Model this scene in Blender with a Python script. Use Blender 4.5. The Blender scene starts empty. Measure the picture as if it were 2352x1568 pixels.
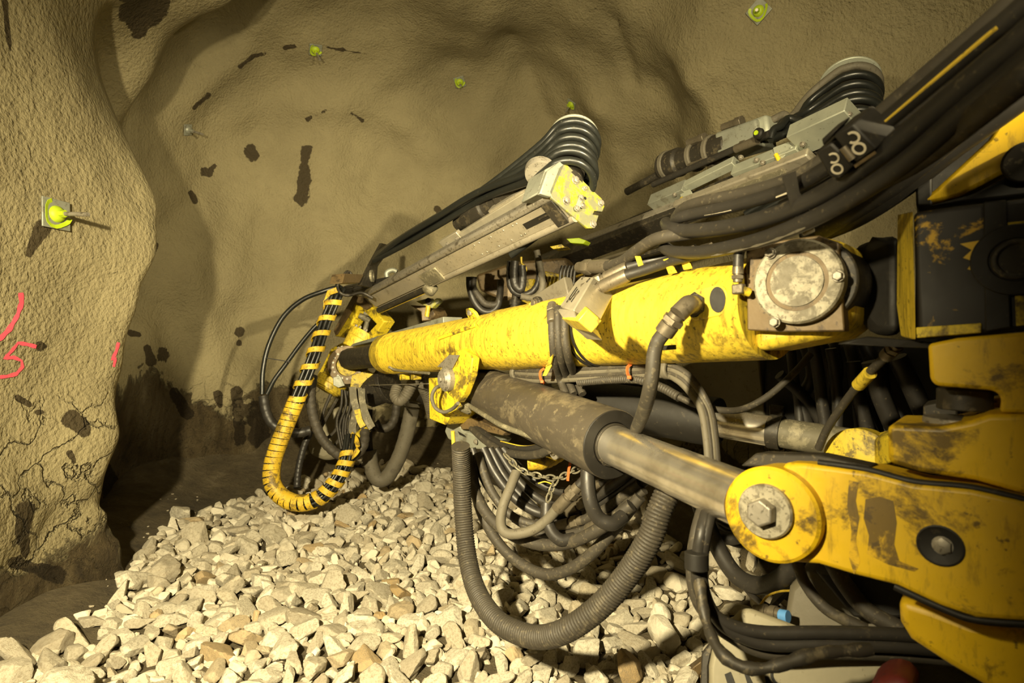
import bpy, bmesh, math, random
import numpy as np
from mathutils import Vector, Matrix
from mathutils.bvhtree import BVHTree
random.seed(7)
SC = bpy.context.scene
COL = SC.collection

# ---------------------------------------------------------------- camera
CZ = 1.5
LENS = 20.0
F = 2352 * LENS / 36.0
cam_d = bpy.data.cameras.new('camera')
cam = bpy.data.objects.new('camera', cam_d)
COL.objects.link(cam)
cam.location = (0, 0, CZ)
cam.rotation_euler = (math.radians(90), 0, 0)
cam_d.lens = LENS
cam_d.sensor_width = 36
cam_d.clip_start = 0.05
cam_d.dof.use_dof = True
cam_d.dof.focus_distance = 3.1
cam_d.dof.aperture_fstop = 2.8
SC.camera = cam

# ---------------------------------------------------------------- world, lamps, exposure
w = bpy.data.worlds.new('world')
SC.world = w
w.use_nodes = True
w.node_tree.nodes['Background'].inputs[0].default_value = (1, .86, .6, 1)
w.node_tree.nodes['Background'].inputs[1].default_value = 0.0
SC.view_settings.view_transform = 'Standard'
SC.view_settings.look = 'None'
SC.view_settings.gamma = 1
SC.view_settings.exposure = 0.0
SC.view_settings.use_curve_mapping = False
SC.cycles.use_denoising = True
SC.cycles.max_bounces = 4
SC.cycles.use_adaptive_sampling = True
SC.cycles.adaptive_threshold = 0.04
SC.cycles.adaptive_min_samples = 12
SC.cycles.sample_clamp_indirect = 4
WARM = (1, .845, .51)

def spot(name, loc, aim, watts, angle, blend, radius, color=WARM):
    d = bpy.data.lights.new(name, 'SPOT')
    d.energy = watts
    d.spot_size = math.radians(angle)
    d.spot_blend = blend
    d.shadow_soft_size = radius
    d.color = color
    o = bpy.data.objects.new(name, d)
    COL.objects.link(o)
    o.location = loc
    o.rotation_euler = (Vector(aim) - Vector(loc)).to_track_quat('-Z', 'Y').to_euler()
    return o

spot('work_or_fill_light', (-0.98, 0.0, 2.15), (-0.85, 3.6, 1.05), 1750, 113, 1.0, .06)
spot('work_or_fill_light', (2.0, -0.1, 2.62), (-2.5, 6.6, 2.3), 1700, 44, .9, .05)
spot('work_or_fill_light', (0.35, -0.8, 2.6), (0.9, 5.2, 4.1), 950, 76, 1.0, .06)  # unseen fill spot, added to brighten the crown and upper wall

# ---------------------------------------------------------------- helpers
def P(x, y, d):
    """the point that the photograph shows at pixel x, y, standing d metres in front of the lens"""
    return Vector(((x - 1176) / F * d, d, CZ + (784 - y) / F * d))

def PL(x, y, p0, n):
    r = P(x, y, 1.0) - Vector((0, 0, CZ))
    k = (Vector(p0) - Vector((0, 0, CZ))).dot(n) / r.dot(n)
    return Vector((0, 0, CZ)) + r * k

def G(x, y, z=0.0):
    return P(x, y, (CZ - z) * F / (y - 784))

def catmull(pts, n=6, closed=False):
    pts = [Vector(p) for p in pts]
    out = []
    m = len(pts)
    for i in range(m - 1):
        p0 = pts[i - 1] if i else pts[0] * 2 - pts[1]
        p1, p2 = pts[i], pts[i + 1]
        p3 = pts[i + 2] if i + 2 < m else pts[-1] * 2 - pts[-2]
        for k in range(n):
            t = k / n
            out.append(0.5 * (2 * p1 + (p2 - p0) * t + (2 * p0 - 5 * p1 + 4 * p2 - p3) * t * t + (3 * p1 - p0 - 3 * p2 + p3) * t ** 3))
    out.append(pts[-1])
    return out

def resample(pts, step):
    L = [0]
    for a, b in zip(pts, pts[1:]):
        L.append(L[-1] + (b - a).length)
    n = max(2, int(L[-1] / step))
    out, j = [], 0
    for i in range(n + 1):
        t = L[-1] * i / n
        while j < len(pts) - 2 and L[j + 1] < t:
            j += 1
        k = (t - L[j]) / max(1e-9, L[j + 1] - L[j])
        out.append(pts[j].lerp(pts[j + 1], k))
    return out

def frames(pts, up=None):
    T = []
    n = len(pts)
    for i in range(n):
        T.append((pts[min(i + 1, n - 1)] - pts[max(i - 1, 0)]).normalized())
    a = up if up is not None else (Vector((0, 0, 1)) if abs(T[0].z) < .9 else Vector((1, 0, 0)))
    a = (a - T[0] * a.dot(T[0])).normalized()
    out = []
    for i in range(n):
        a = (a - T[i] * a.dot(T[i]))
        a.normalize()
        out.append((T[i], a, T[i].cross(a)))
    return out

def ortho(axis, hint=(0, 0, 1)):
    u = Vector(axis).normalized()
    h = Vector(hint)
    if abs(u.dot(h.normalized())) > .98:
        h = Vector((1, 0, 0))
    a = (h - u * h.dot(u)).normalized()
    return u, a, u.cross(a)

class MB:
    def __init__(s):
        s.v, s.f = [], []
    def add(s, vs, fs):
        o = len(s.v)
        s.v += [Vector(x) for x in vs]
        s.f += [tuple(i + o for i in f) for f in fs]
        return s
    def box(s, c, ax, ay, az):
        """centre and three half-extent vectors"""
        c, ax, ay, az = Vector(c), Vector(ax), Vector(ay), Vector(az)
        vs = [c + ax * i + ay * j + az * k for i in (-1, 1) for j in (-1, 1) for k in (-1, 1)]
        return s.add(vs, [(0, 1, 3, 2), (4, 6, 7, 5), (0, 4, 5, 1), (2, 3, 7, 6), (0, 2, 6, 4), (1, 5, 7, 3)])
    def lathe(s, p0, axis, prof, seg=24, hint=(0, 0, 1)):
        """prof: (distance along axis, radius)"""
        p0 = Vector(p0)
        u, a, b = ortho(axis, hint)
        o = len(s.v)
        for (h, r) in prof:
            for k in range(seg):
                t = 2 * math.pi * k / seg
                s.v.append(p0 + u * h + (a * math.cos(t) + b * math.sin(t)) * r)
        for i in range(len(prof) - 1):
            for k in range(seg):
                q = (k + 1) % seg
                s.f.append((o + i * seg + k, o + i * seg + q, o + (i + 1) * seg + q, o + (i + 1) * seg + k))
        s.f.append(tuple(o + k for k in reversed(range(seg))))
        s.f.append(tuple(o + (len(prof) - 1) * seg + k for k in range(seg)))
        return s
    def cyl(s, p0, p1, r0, r1=None, seg=20):
        p0, p1 = Vector(p0), Vector(p1)
        return s.lathe(p0, p1 - p0, [(0, r0), ((p1 - p0).length, r0 if r1 is None else r1)], seg)
    def ring(s, p0, axis, r_in, r_out, h, seg=28):
        p0 = Vector(p0)
        u, a, b = ortho(axis)
        o = len(s.v)
        for (hh, r) in ((0, r_in), (0, r_out), (h, r_out), (h, r_in)):
            for k in range(seg):
                t = 2 * math.pi * k / seg
                s.v.append(p0 + u * hh + (a * math.cos(t) + b * math.sin(t)) * r)
        for i in range(4):
            for k in range(seg):
                q, j = (k + 1) % seg, (i + 1) % 4
                s.f.append((o + i * seg + k, o + i * seg + q, o + j * seg + q, o + j * seg + k))
        return s
    def tube(s, pts, r, seg=10, rad=None, cap=True, sx=1.0, sy=1.0, up=None):
        fr = frames(pts, up)
        o = len(s.v)
        n = len(pts)
        for i, (T, a, b) in enumerate(fr):
            rr = rad(i) if rad else r
            for k in range(seg):
                t = 2 * math.pi * k / seg
                s.v.append(pts[i] + (a * math.cos(t) * sx + b * math.sin(t) * sy) * rr)
        for i in range(n - 1):
            for k in range(seg):
                q = (k + 1) % seg
                s.f.append((o + i * seg + k, o + i * seg + q, o + (i + 1) * seg + q, o + (i + 1) * seg + k))
        if cap:
            s.f.append(tuple(o + k for k in reversed(range(seg))))
            s.f.append(tuple(o + (n - 1) * seg + k for k in range(seg)))
        return s
    def strip(s, pts, sides, wid, th):
        """a flat ribbon along pts; sides = unit vector across it, at each point"""
        o = len(s.v)
        n = len(pts)
        for i in range(n):
            T = (pts[min(i + 1, n - 1)] - pts[max(i - 1, 0)]).normalized()
            c = sides[i]
            c = (c - T * c.dot(T)).normalized()
            m = T.cross(c)
            for (x, y) in ((-1, -1), (1, -1), (1, 1), (-1, 1)):
                s.v.append(pts[i] + c * x * wid / 2 + m * y * th / 2)
        for i in range(n - 1):
            for k in range(4):
                q = (k + 1) % 4
                s.f.append((o + i * 4 + k, o + i * 4 + q, o + (i + 1) * 4 + q, o + (i + 1) * 4 + k))
        s.f.append((o + 3, o + 2, o + 1, o))
        s.f.append(tuple(o + (n - 1) * 4 + k for k in range(4)))
        return s
    def prism(s, pts, vec):
        pts = [Vector(p) for p in pts]
        vec = Vector(vec)
        n = len(pts)
        nn = Vector((0, 0, 0))
        for i in range(n):
            nn += (pts[i] - pts[0]).cross(pts[(i + 1) % n] - pts[0])
        if nn.dot(vec) > 0:
            pts.reverse()
        fs = [tuple(range(n)), tuple(range(2 * n - 1, n - 1, -1))]
        for i in range(n):
            j = (i + 1) % n
            fs.append((i, i + n, j + n, j))
        return s.add(pts + [p + vec for p in pts], fs)
    def frame_prism(s, outer, inner, vec):
        """plate with a window: outer and inner outlines with the same number of points"""
        outer = [Vector(p) for p in outer]
        inner = [Vector(p) for p in inner]
        vec = Vector(vec)
        n = len(outer)
        vs = outer + inner + [p + vec for p in outer] + [p + vec for p in inner]
        fs = []
        for i in range(n):
            j = (i + 1) % n
            fs += [(i, j, n + j, n + i), (2 * n + i, 3 * n + i, 3 * n + j, 2 * n + j), (i, 2 * n + i, 2 * n + j, j), (n + i, n + j, 3 * n + j, 3 * n + i)]
        return s.add(vs, fs)
    def bolt(s, p, axis, r, h, washer=1.45):
        u, a, b = ortho(axis)
        p = Vector(p)
        if washer:
            s.lathe(p, u, [(0, r * washer), (h * .25, r * washer)], 16)
        s.lathe(p + u * h * .2, u, [(0, r), (h * .7, r), (h * .8, r * .85)], 6)
        return s
    def build(s, name, mat, parent=None, bevel=0.0, smooth=38, seg=2, fix=True):
        me = bpy.data.meshes.new(name)
        off = Vector((0, 0, 0))
        q = parent
        while q is not None:
            off = off + q.location
            q = q.parent
        me.from_pydata([tuple(v - off) for v in s.v], [], s.f)
        if fix:
            bm = bmesh.new()
            bm.from_mesh(me)
            bmesh.ops.recalc_face_normals(bm, faces=bm.faces)
            bm.to_mesh(me)
            bm.free()
        me.materials.append(mat)
        o = bpy.data.objects.new(name, me)
        COL.objects.link(o)
        if parent is not None:
            o.parent = parent
        if smooth:
            me.shade_smooth()
            me.set_sharp_from_angle(angle=math.radians(smooth))
        if bevel:
            m = o.modifiers.new('edge', 'BEVEL')
            m.width = bevel
            m.segments = seg
            m.limit_method = 'ANGLE'
            m.angle_limit = math.radians(35)
        return o

def tag(o, label, cat=None, group=None, kind=None):
    o['label'] = label
    if cat:
        o['category'] = cat
    if group:
        o['group'] = group
    if kind:
        o['kind'] = kind
    return o

def thing(name, loc, label, cat, group=None):
    o = bpy.data.objects.new(name, None)
    o.empty_display_size = .1
    COL.objects.link(o)
    o.location = loc
    return tag(o, label, cat, group)

# ---------------------------------------------------------------- materials
class NT:
    def __init__(s, name):
        s.m = bpy.data.materials.new(name)
        s.m.use_nodes = True
        s.t = s.m.node_tree
        s.b = s.t.nodes['Principled BSDF']
    def n(s, kind, **kw):
        q = s.t.nodes.new(kind)
        for k, v in kw.items():
            if k.startswith('i_'):
                key = k[2:]
                q.inputs[int(key) if key.isdigit() else key.replace('_', ' ')].default_value = v
            else:
                setattr(q, k, v)
        return q
    def l(s, a, b):
        s.t.links.new(a, b)
    def coord(s):
        return s.n('ShaderNodeTexCoord').outputs['Object']
    def noise(s, scale, detail=4, rough=.55, vec=None, dist=0.0):
        q = s.n('ShaderNodeTexNoise', i_Scale=scale, i_Detail=detail, i_Roughness=rough, i_Distortion=dist)
        s.l(vec if vec is not None else s.co, q.inputs['Vector'])
        return q.outputs[0]
    def ramp(s, fac, stops):
        q = s.n('ShaderNodeValToRGB')
        e = q.color_ramp.elements
        while len(e) < len(stops):
            e.new(0.5)
        for i, (p, c) in enumerate(stops):
            e[i].position = p
            e[i].color = (c, c, c, 1) if isinstance(c, (int, float)) else (*c, 1)
        s.l(fac, q.inputs[0])
        return q.outputs[0]
    def mix(s, fac, a, b, mode='MIX'):
        q = s.n('ShaderNodeMix', data_type='RGBA', blend_type=mode)
        for sock, val in ((0, fac), (6, a), (7, b)):
            if hasattr(val, 'is_linked'):
                s.l(val, q.inputs[sock])
            elif isinstance(val, (int, float)):
                q.inputs[sock].default_value = val if sock == 0 else (val, val, val, 1)
            else:
                q.inputs[sock].default_value = (*val, 1)
        return q.outputs[2]
    def math(s, op, a, b=None, clamp=False):
        q = s.n('ShaderNodeMath', operation=op, use_clamp=clamp)
        for i, val in ((0, a), (1, b)):
            if val is None:
                continue
            if hasattr(val, 'is_linked'):
                s.l(val, q.inputs[i])
            else:
                q.inputs[i].default_value = val
        return q.outputs[0]
    def bump(s, h, strength, dist, prev=None):
        q = s.n('ShaderNodeBump', i_Strength=strength, i_Distance=dist)
        s.l(h, q.inputs['Height'])
        if prev is not None:
            s.l(prev, q.inputs['Normal'])
        return q.outputs[0]

def paint(name, base, dirt=(.05, .035, .015), rough=.45, metal=0.0, wear=.42, scale=5.0, fine=40.0, speck=.62, vary=.25, bump=.15, rust=None, streak=None, rust_at=.58, st_at=.55):
    s = NT(name)
    s.co = s.coord()
    c = s.mix(s.ramp(s.noise(scale * .6, 5), [(.3, 0.0), (.75, 1.0)]), base, tuple(x * (1 - vary) for x in base))
    big = s.ramp(s.noise(scale, 8, .68), [(wear - .07 if wear < .5 else wear, 0.0), (wear + .12, 1.0)])
    if wear > 0:
        lo = s.ramp(s.noise(scale, 9, .72, dist=.4), [(1 - wear - .03, 0.0), (1 - wear + .06, 1.0)])
        c = s.mix(s.math('MULTIPLY', lo, .85), c, dirt)
    if rust is not None:
        c = s.mix(s.ramp(s.noise(scale * 1.7 + 1.3, 10, .7, dist=.8), [(rust_at, 0.0), (rust_at + .05, 1.0)]), c, rust)
    if streak is not None:
        mp = s.n('ShaderNodeMapping', i_Scale=streak)
        s.l(s.co, mp.inputs[0])
        st = s.ramp(s.noise(9.0, 6, .7, vec=mp.outputs[0]), [(st_at, 0.0), (st_at + .17, 1.0)])
        c = s.mix(s.math('MULTIPLY', st, .6), c, dirt)
    sp = s.ramp(s.noise(fine, 3, .6), [(speck, 0.0), (speck + .05, 1.0)])
    c = s.mix(s.math('MULTIPLY', sp, .75), c, dirt)
    s.l(c, s.b.inputs['Base Color'])
    s.b.inputs['Metallic'].default_value = metal
    r = s.n('ShaderNodeMapRange', i_3=rough - .1, i_4=rough + .2)
    s.l(s.noise(scale * 3, 4), r.inputs[0])
    s.l(r.outputs[0], s.b.inputs['Roughness'])
    if bump:
        s.l(s.bump(s.noise(fine, 4), bump, .004), s.b.inputs['Normal'])
    return s.m

M = {}
M['yellow'] = paint('yellow_paint', (.80, .59, .045), (.07, .045, .012), .42, wear=.385, scale=5, fine=55, speck=.62, streak=(5, 5, .7), st_at=.47)
M['yellow_worn'] = paint('worn_yellow_paint', (.76, .57, .025), (.06, .04, .016), .5, wear=.47, scale=7, fine=40, speck=.6, streak=(2, 2, .6))
M['yellow_dimlit'] = paint('scuffed_dimlit_yellow_paint', (.76, .49, .010), (.05, .03, .01), .4, wear=.43, scale=6, fine=30, speck=.66, streak=(3, 3, .8))  # scuffed paint; its deeper yellow holds the dim light on the near parts
M['yellow_dirty'] = paint('dirty_yellow_paint', (.70, .44, .012), (.06, .038, .012), .5, wear=.56, scale=9, fine=30, speck=.6, streak=(3, 3, .8))
M['lime'] = paint('lime_paint', (.30, .29, .018), (.13, .13, .095), .5, wear=.54, scale=11, fine=60, speck=.58)
M['lime_bright'] = paint('lime_marker_paint', (.42, .56, .015), (.25, .32, .04), .5, wear=.25, scale=20, fine=60, speck=.7)
M['yellow_black'] = paint('black_scraped_yellow', (.012, .009, .006), (.010, .008, .005), .5, wear=.2, scale=3, rust=(.55, .33, .01), bump=.05)
M['barrel'] = paint('barrel_black_paint', (.075, .063, .046), (.165, .138, .088), .42, wear=.44, scale=5, fine=30, speck=.64, vary=.4, rust=(.20, .12, .045), streak=(1, 1, 3), rust_at=.66)
M['steel'] = paint('dull_steel', (.36, .33, .27), (.09, .075, .05), .45, .55, wear=.42, scale=14, fine=70, speck=.6)
M['cover'] = paint('mottled_cover_plate', (.40, .365, .27), (.13, .113, .075), .5, .2, wear=.5, scale=15, fine=75, speck=.57)
M['alu'] = paint('scratched_aluminium', (.50, .45, .35), (.22, .19, .13), .42, .55, wear=.40, scale=9, fine=60, speck=.62)
M['alu_pale'] = paint('pale_aluminium', (.50, .52, .42), (.22, .22, .17), .42, .45, wear=.36, scale=9, fine=60, speck=.64)
M['galv'] = paint('grey_galvanised', (.33, .34, .28), (.16, .15, .11), .45, .4, wear=.42, scale=9, fine=50, speck=.62)
M['block'] = paint('valve_block_metal', (.55, .50, .38), (.28, .23, .15), .4, .5, wear=.33, scale=18, fine=80, speck=.66)
M['dark'] = paint('dark_steel', (.035, .03, .022), (.11, .09, .055), .5, .2, wear=.42, scale=9, fine=50, speck=.6)
M['brown'] = paint('brown_greasy_steel', (.16, .11, .05), (.05, .035, .02), .45, .2, wear=.45, scale=9, fine=40, speck=.6)
M['black'] = paint('black_steel', (.014, .012, .009), (.04, .032, .02), .55, .1, wear=.35, scale=8, fine=40, speck=.65)
M['rubber'] = paint('black_rubber', (.028, .025, .021), (.085, .07, .045), .42, wear=.36, scale=9, fine=70, speck=.64, bump=.08)
M['rubber_dust'] = paint('dusty_rubber', (.045, .038, .027), (.105, .088, .056), .6, wear=.40, scale=9, fine=60, speck=.6, bump=.15)
M['rubber_grey'] = paint('grey_dusty_rubber', (.125, .11, .078), (.06, .05, .034), .65, wear=.42, scale=10, fine=60, speck=.62, bump=.2)
M['rubber_cool'] = paint('black_reel_rubber', (.014, .015, .013), (.06, .06, .045), .30, wear=.30, scale=10, fine=80, speck=.66, bump=.05)
M['wrap'] = paint('yellow_spiral_plastic', (.72, .48, .03), (.10, .07, .025), .5, wear=.46, scale=10, fine=60, speck=.6)
M['fitting'] = paint('hose_fitting_metal', (.20, .17, .12), (.09, .072, .045), .40, .6, wear=.42, scale=16, fine=80, speck=.63)
M['zip'] = paint('orange_tie', (.75, .16, .04), (.5, .1, .03), .5, wear=.2, scale=20)
M['yellow_line'] = paint('yellow_hose_line', (.72, .50, .05), (.2, .15, .03), .5, wear=.4, scale=30)
M['print'] = paint('white_hose_print', (.62, .56, .42), (.3, .26, .19), .6, wear=.35, scale=30)
M['panel_dim'] = paint('dim_panel', (.13, .115, .08), (.07, .06, .04), .5, .1, wear=.4, scale=6, fine=50, speck=.64)
M['panel'] = paint('pale_panel', (.31, .28, .19), (.17, .145, .09), .5, .15, wear=.36, scale=6, fine=50, speck=.64)
M['red'] = paint('red_paint', (.13, .014, .011), (.05, .012, .01), .5, wear=.3, scale=8)
M['blue'] = paint('blue_cap_plastic', (.12, .35, .75), (.1, .25, .5), .4, wear=.2, scale=10)
M['pink'] = paint('pink_spray_paint', (.80, .085, .14), (.5, .12, .12), .75, wear=.42, scale=14, fine=50, speck=.6)
M['letter'] = paint('stencil_black', (.012, .011, .009), (.03, .026, .02), .6, wear=.3, scale=20)
M['dust_steel'] = paint('dusty_cast_steel', (.15, .135, .09), (.30, .27, .18), .6, .2, wear=.45, scale=10, fine=50, speck=.6)

def chrome():
    s = NT('chrome_rod')
    s.co = s.coord()
    c = s.mix(s.ramp(s.noise(7, 6, .65), [(.45, 0.0), (.68, 1.0)]), (.84, .79, .69), (.50, .45, .36))
    s.l(c, s.b.inputs['Base Color'])
    s.b.inputs['Metallic'].default_value = .9
    r = s.n('ShaderNodeMapRange', i_3=.16, i_4=.34)
    s.l(s.noise(5, 5), r.inputs[0])
    s.l(r.outputs[0], s.b.inputs['Roughness'])
    return s.m
M['chrome'] = chrome()

def tunnel_mat():
    s = NT('sprayed_concrete')
    s.co = s.coord()
    c = s.mix(s.ramp(s.noise(1.1, 6, .6), [(.3, 0.0), (.7, 1.0)]), (.262, .226, .128), (.195, .167, .094))
    c = s.mix(s.math('MULTIPLY', s.ramp(s.noise(7, 7, .65), [(.5, 0.0), (.8, 1.0)]), .45), c, (.165, .137, .078))
    at = s.n('ShaderNodeAttribute', attribute_name='stain').outputs['Fac']
    rk = s.n('ShaderNodeAttribute', attribute_name='rock').outputs['Fac']
    n1 = s.noise(5, 6, .65)
    n2 = s.noise(2.2, 9, .65, dist=.7)
    rock = s.ramp(s.math('ADD', rk, s.math('MULTIPLY', s.math('SUBTRACT', n2, .5), 1.7)), [(.46, 0.0), (.56, 1.0)])
    mp = s.n('ShaderNodeMapping', i_Scale=(1, 1, .35), i_Rotation=(0, .5, 0))
    s.l(s.co, mp.inputs[0])
    rc = s.ramp(s.noise(5, 10, .7, vec=mp.outputs[0], dist=.5), [(.30, (.040, .030, .017)), (.46, (.105, .078, .038)), (.6, (.15, .118, .064)), (.74, (.25, .21, .13))])
    c = s.mix(rock, c, rc)
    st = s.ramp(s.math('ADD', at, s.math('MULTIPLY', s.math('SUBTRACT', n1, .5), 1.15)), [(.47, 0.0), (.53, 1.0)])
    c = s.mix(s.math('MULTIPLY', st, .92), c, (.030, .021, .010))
    s.l(c, s.b.inputs['Base Color'])
    s.b.inputs['Roughness'].default_value = .82
    s.b.inputs['Specular IOR Level'].default_value = .25
    cr = s.n('ShaderNodeAttribute', attribute_name='crack').outputs['Fac']
    vor = s.n('ShaderNodeTexVoronoi', feature='DISTANCE_TO_EDGE', i_Scale=3.2)
    wv = s.n('ShaderNodeVectorMath', operation='ADD')
    nn = s.n('ShaderNodeTexNoise', i_Scale=2.5, i_Detail=6.0)
    s.l(s.co, nn.inputs['Vector'])
    s.l(s.co, wv.inputs[0])
    s.l(nn.outputs['Color'], wv.inputs[1])
    s.l(wv.outputs[0], vor.inputs['Vector'])
    crk = s.math('MULTIPLY', s.ramp(vor.outputs[0], [(.0, 0.0), (.05, 1.0)]), cr)
    g = s.bump(s.noise(44, 3, .5), .75, .019)
    g = s.bump(s.noise(9, 5, .6), .45, .05, g)
    g = s.bump(crk, .8, .06, g)
    rr = s.math('MULTIPLY', rock, s.noise(14, 9, .7))
    g = s.bump(rr, .9, .09, g)
    s.l(g, s.b.inputs['Normal'])
    return s.m
M['tunnel'] = tunnel_mat()

def stone_mat(name, attr):
    s = NT(name)
    s.co = s.coord()
    if attr:
        rnd = s.n('ShaderNodeAttribute', attribute_name='tint').outputs['Fac']
    else:
        rnd = s.n('ShaderNodeObjectInfo').outputs['Random']
    c = s.ramp(rnd, [(0.0, (.38, .335, .25)), (.3, (.55, .505, .395)), (.75, (.67, .625, .505)), (.93, (.50, .445, .33)), (1.0, (.40, .28, .13))])
    c = s.mix(s.ramp(s.noise(7, 7, .7), [(.46, 0.0), (.68, .85)]), c, (.27, .225, .15))
    c = s.mix(s.ramp(s.noise(50, 4, .6), [(.62, 0.0), (.75, .6)]), c, (.2, .17, .12))
    s.l(c, s.b.inputs['Base Color'])
    s.b.inputs['Roughness'].default_value = .85
    s.b.inputs['Specular IOR Level'].default_value = .2
    g = s.bump(s.noise(22, 6, .65), .55, .02)
    g = s.bump(s.noise(90, 4, .6), .3, .005, g)
    s.l(g, s.b.inputs['Normal'])
    return s.m
M['stone'] = stone_mat('pale_limestone', False)
M['stone_mass'] = stone_mat('pale_limestone_mass', True)

def soil_mat():
    s = NT('brown_muck')
    s.co = s.coord()
    c = s.ramp(s.noise(4, 9, .7), [(.3, (.055, .042, .022)), (.55, (.12, .094, .05)), (.75, (.21, .172, .105))])
    s.l(c, s.b.inputs['Base Color'])
    s.b.inputs['Roughness'].default_value = .9
    g = s.bump(s.noise(16, 8, .7), .9, .05)
    g = s.bump(s.noise(70, 4, .6), .5, .01, g)
    s.l(g, s.b.inputs['Normal'])
    return s.m
M['soil'] = soil_mat()
# ---------------------------------------------------------------- the tunnel
TH = math.radians(23.8)
AX = np.array([-math.sin(TH), math.cos(TH)])
RT = np.array([math.cos(TH), math.sin(TH)])
rng = np.random.default_rng(5)

def st_of(X, Y):
    return X * AX[0] + Y * AX[1], X * RT[0] + Y * RT[1]

def shell(p):
    """implicit tunnel: 1 on the surface, less inside"""
    s, t = st_of(p[:, 0], p[:, 1])
    z = p[:, 2]
    a = np.abs(t - 1.58) / 2.86
    b = np.maximum(z - 1.3, 0) / 3.75
    q = (a ** 2.7 + b ** 2.5) ** (1 / 2.6)
    c = np.where(s > 5.2, (s - 5.2) / 2.0, np.where(s < -1.5, (-1.5 - s) / 2.0, 0))
    c = np.maximum(c, 0)
    return (q ** 4.5 + c ** 3.2) ** (1 / 4)

O = np.array([*(AX * 4.3 + RT * 1.0), 1.7])
def waves(p, n, lam, amp, seed, stretch=(1, 1, 1)):
    r = np.random.default_rng(seed)
    out = np.zeros(len(p))
    for i in range(n):
        d = r.normal(size=3)
        d /= np.linalg.norm(d)
        d = d * np.array(stretch)
        k = 2 * math.pi / (lam * r.uniform(.7, 1.4))
        out += np.sin(p @ d * k + r.uniform(0, 6.28))
    return out * amp / math.sqrt(n)

def hits_on(dirs):
    lo = np.zeros(len(dirs))
    hi = np.full(len(dirs), 14.0)
    for _ in range(34):
        mid = (lo + hi) / 2
        ins = shell(O + dirs * mid[:, None]) < 1
        lo = np.where(ins, mid, lo)
        hi = np.where(ins, hi, mid)
    return lo

# inward lumps (positive) and hollows (negative): pixel-read place on the wall, depth, radius, height
LUMPS = [((60, 330, 3.4), .55, .20), ((150, 620, 3.3), .6, .10), ((120, 1150, 3.1), .5, .18), ((470, 180, 4.6), .42, .22), ((560, 30, 4.5), .4, .15), ((240, 180, 3.8), .30, -.14),
         ((640, 300, 6.4), .5, -.2), ((900, 230, 6.2), .5, .18), ((1120, 130, 5.6), .5, -.16), ((1420, 130, 5.2), .3, -.12),
         ((1250, 60, 5.0), .4, .14), ((1600, 60, 4.8), .6, .12), ((900, 420, 6.8), .5, -.12), ((700, 640, 7.0), .5, .12), ((1000, 300, 6.4), .35, .1),
         ((1050, 960, 6.6), .35, .3), ((930, 880, 6.8), .4, -.15), ((540, 860, 6.8), .4, .14)]
def base_hit(x, y):
    r = np.array((P(x, y, 1.0) - Vector((0, 0, CZ))).normalized())
    c = np.array([0, 0, CZ])
    lo, hi = 0.0, 14.0
    for _ in range(40):
        m = (lo + hi) / 2
        if shell((c + r * m)[None, :])[0] < 1:
            lo = m
        else:
            hi = m
    return c + r * lo
# folds of the sprayed concrete: polylines on the wall, half width, height (inward positive)
FOLDS = [([(405, 440), (470, 350), (560, 285), (680, 245), (800, 235), (950, 280), (1030, 340)], .13, .085), ([(350, 470), (395, 330), (470, 220), (560, 140)], .13, .08),
         ([(238, 60), (252, 150), (246, 230)], .11, -.10), ([(335, 220), (318, 290), (300, 350)], .09, -.075), ([(255, 380), (245, 450), (220, 500)], .10, -.06), ([(280, 680), (255, 760), (225, 830)], .10, -.08),
         ([(1165, 90), (1200, 180), (1255, 280)], .10, -.07), ([(1410, 50), (1425, 110), (1442, 190)], .08, -.07), ([(1330, 60), (1350, 150), (1370, 240)], .16, .06), ([(560, 400), (580, 520), (560, 640)], .2, .07),
         ([(900, 330), (990, 420), (1010, 520)], .12, -.06), ([(840, 90), (980, 60), (1080, 110)], .14, .06), ([(1480, 330), (1560, 380)], .2, -.06), ([(120, 130), (150, 330)], .22, .09), ([(420, 640), (470, 760), (440, 900)], .16, .08)]
def fold_field(p):
    h = np.zeros(len(p))
    for line, w_, a in FOLDS:
        q = [base_hit(*c) for c in line]
        best = np.full(len(p), 9.0)
        for u, v in zip(q, q[1:]):
            d = v - u
            k = np.clip(((p - u) @ d) / (d @ d), 0, 1)
            best = np.minimum(best, ((p - u - k[:, None] * d) ** 2).sum(1))
        h += a * np.exp(-best / (2 * w_ * w_))
    return h
def relief(p):
    h = fold_field(p) + waves(p, 14, 2.6, .12, 1) + waves(p, 22, 1.15, .085, 2, (1, 1, .6)) + waves(p, 26, .55, .022, 3)
    s, t = st_of(p[:, 0], p[:, 1])
    sc = 4.15 + .32 * np.clip(p[:, 2] - 1.6, 0, 3)
    side = np.clip((.6 - t) / .9, 0, 1)
    h += side * ((.27 + .10 * np.clip((1.9 - p[:, 2]) / .8, 0, 1) + .34 * np.clip(1.1 - p[:, 2], 0, 1.2)) * np.clip((3.6 - p[:, 2]) / 1.2, .08, 1) * np.exp(-((s - sc) / .42) ** 2) - .10 * np.exp(-((s - sc - 1.25) / .55) ** 2))
    low = np.clip((1.0 - p[:, 2]) / .6, 0, 1)
    h += low * (waves(p, 24, .55, .035, 4, (1, 1, .45)) + waves(p, 30, .22, .012, 6))
    for (px, r, a) in LUMPS:
        c = np.array(P(*px))
        d2 = ((p - c) ** 2).sum(1)
        h += a * np.exp(-d2 / (2 * r * r))
    return h

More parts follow.
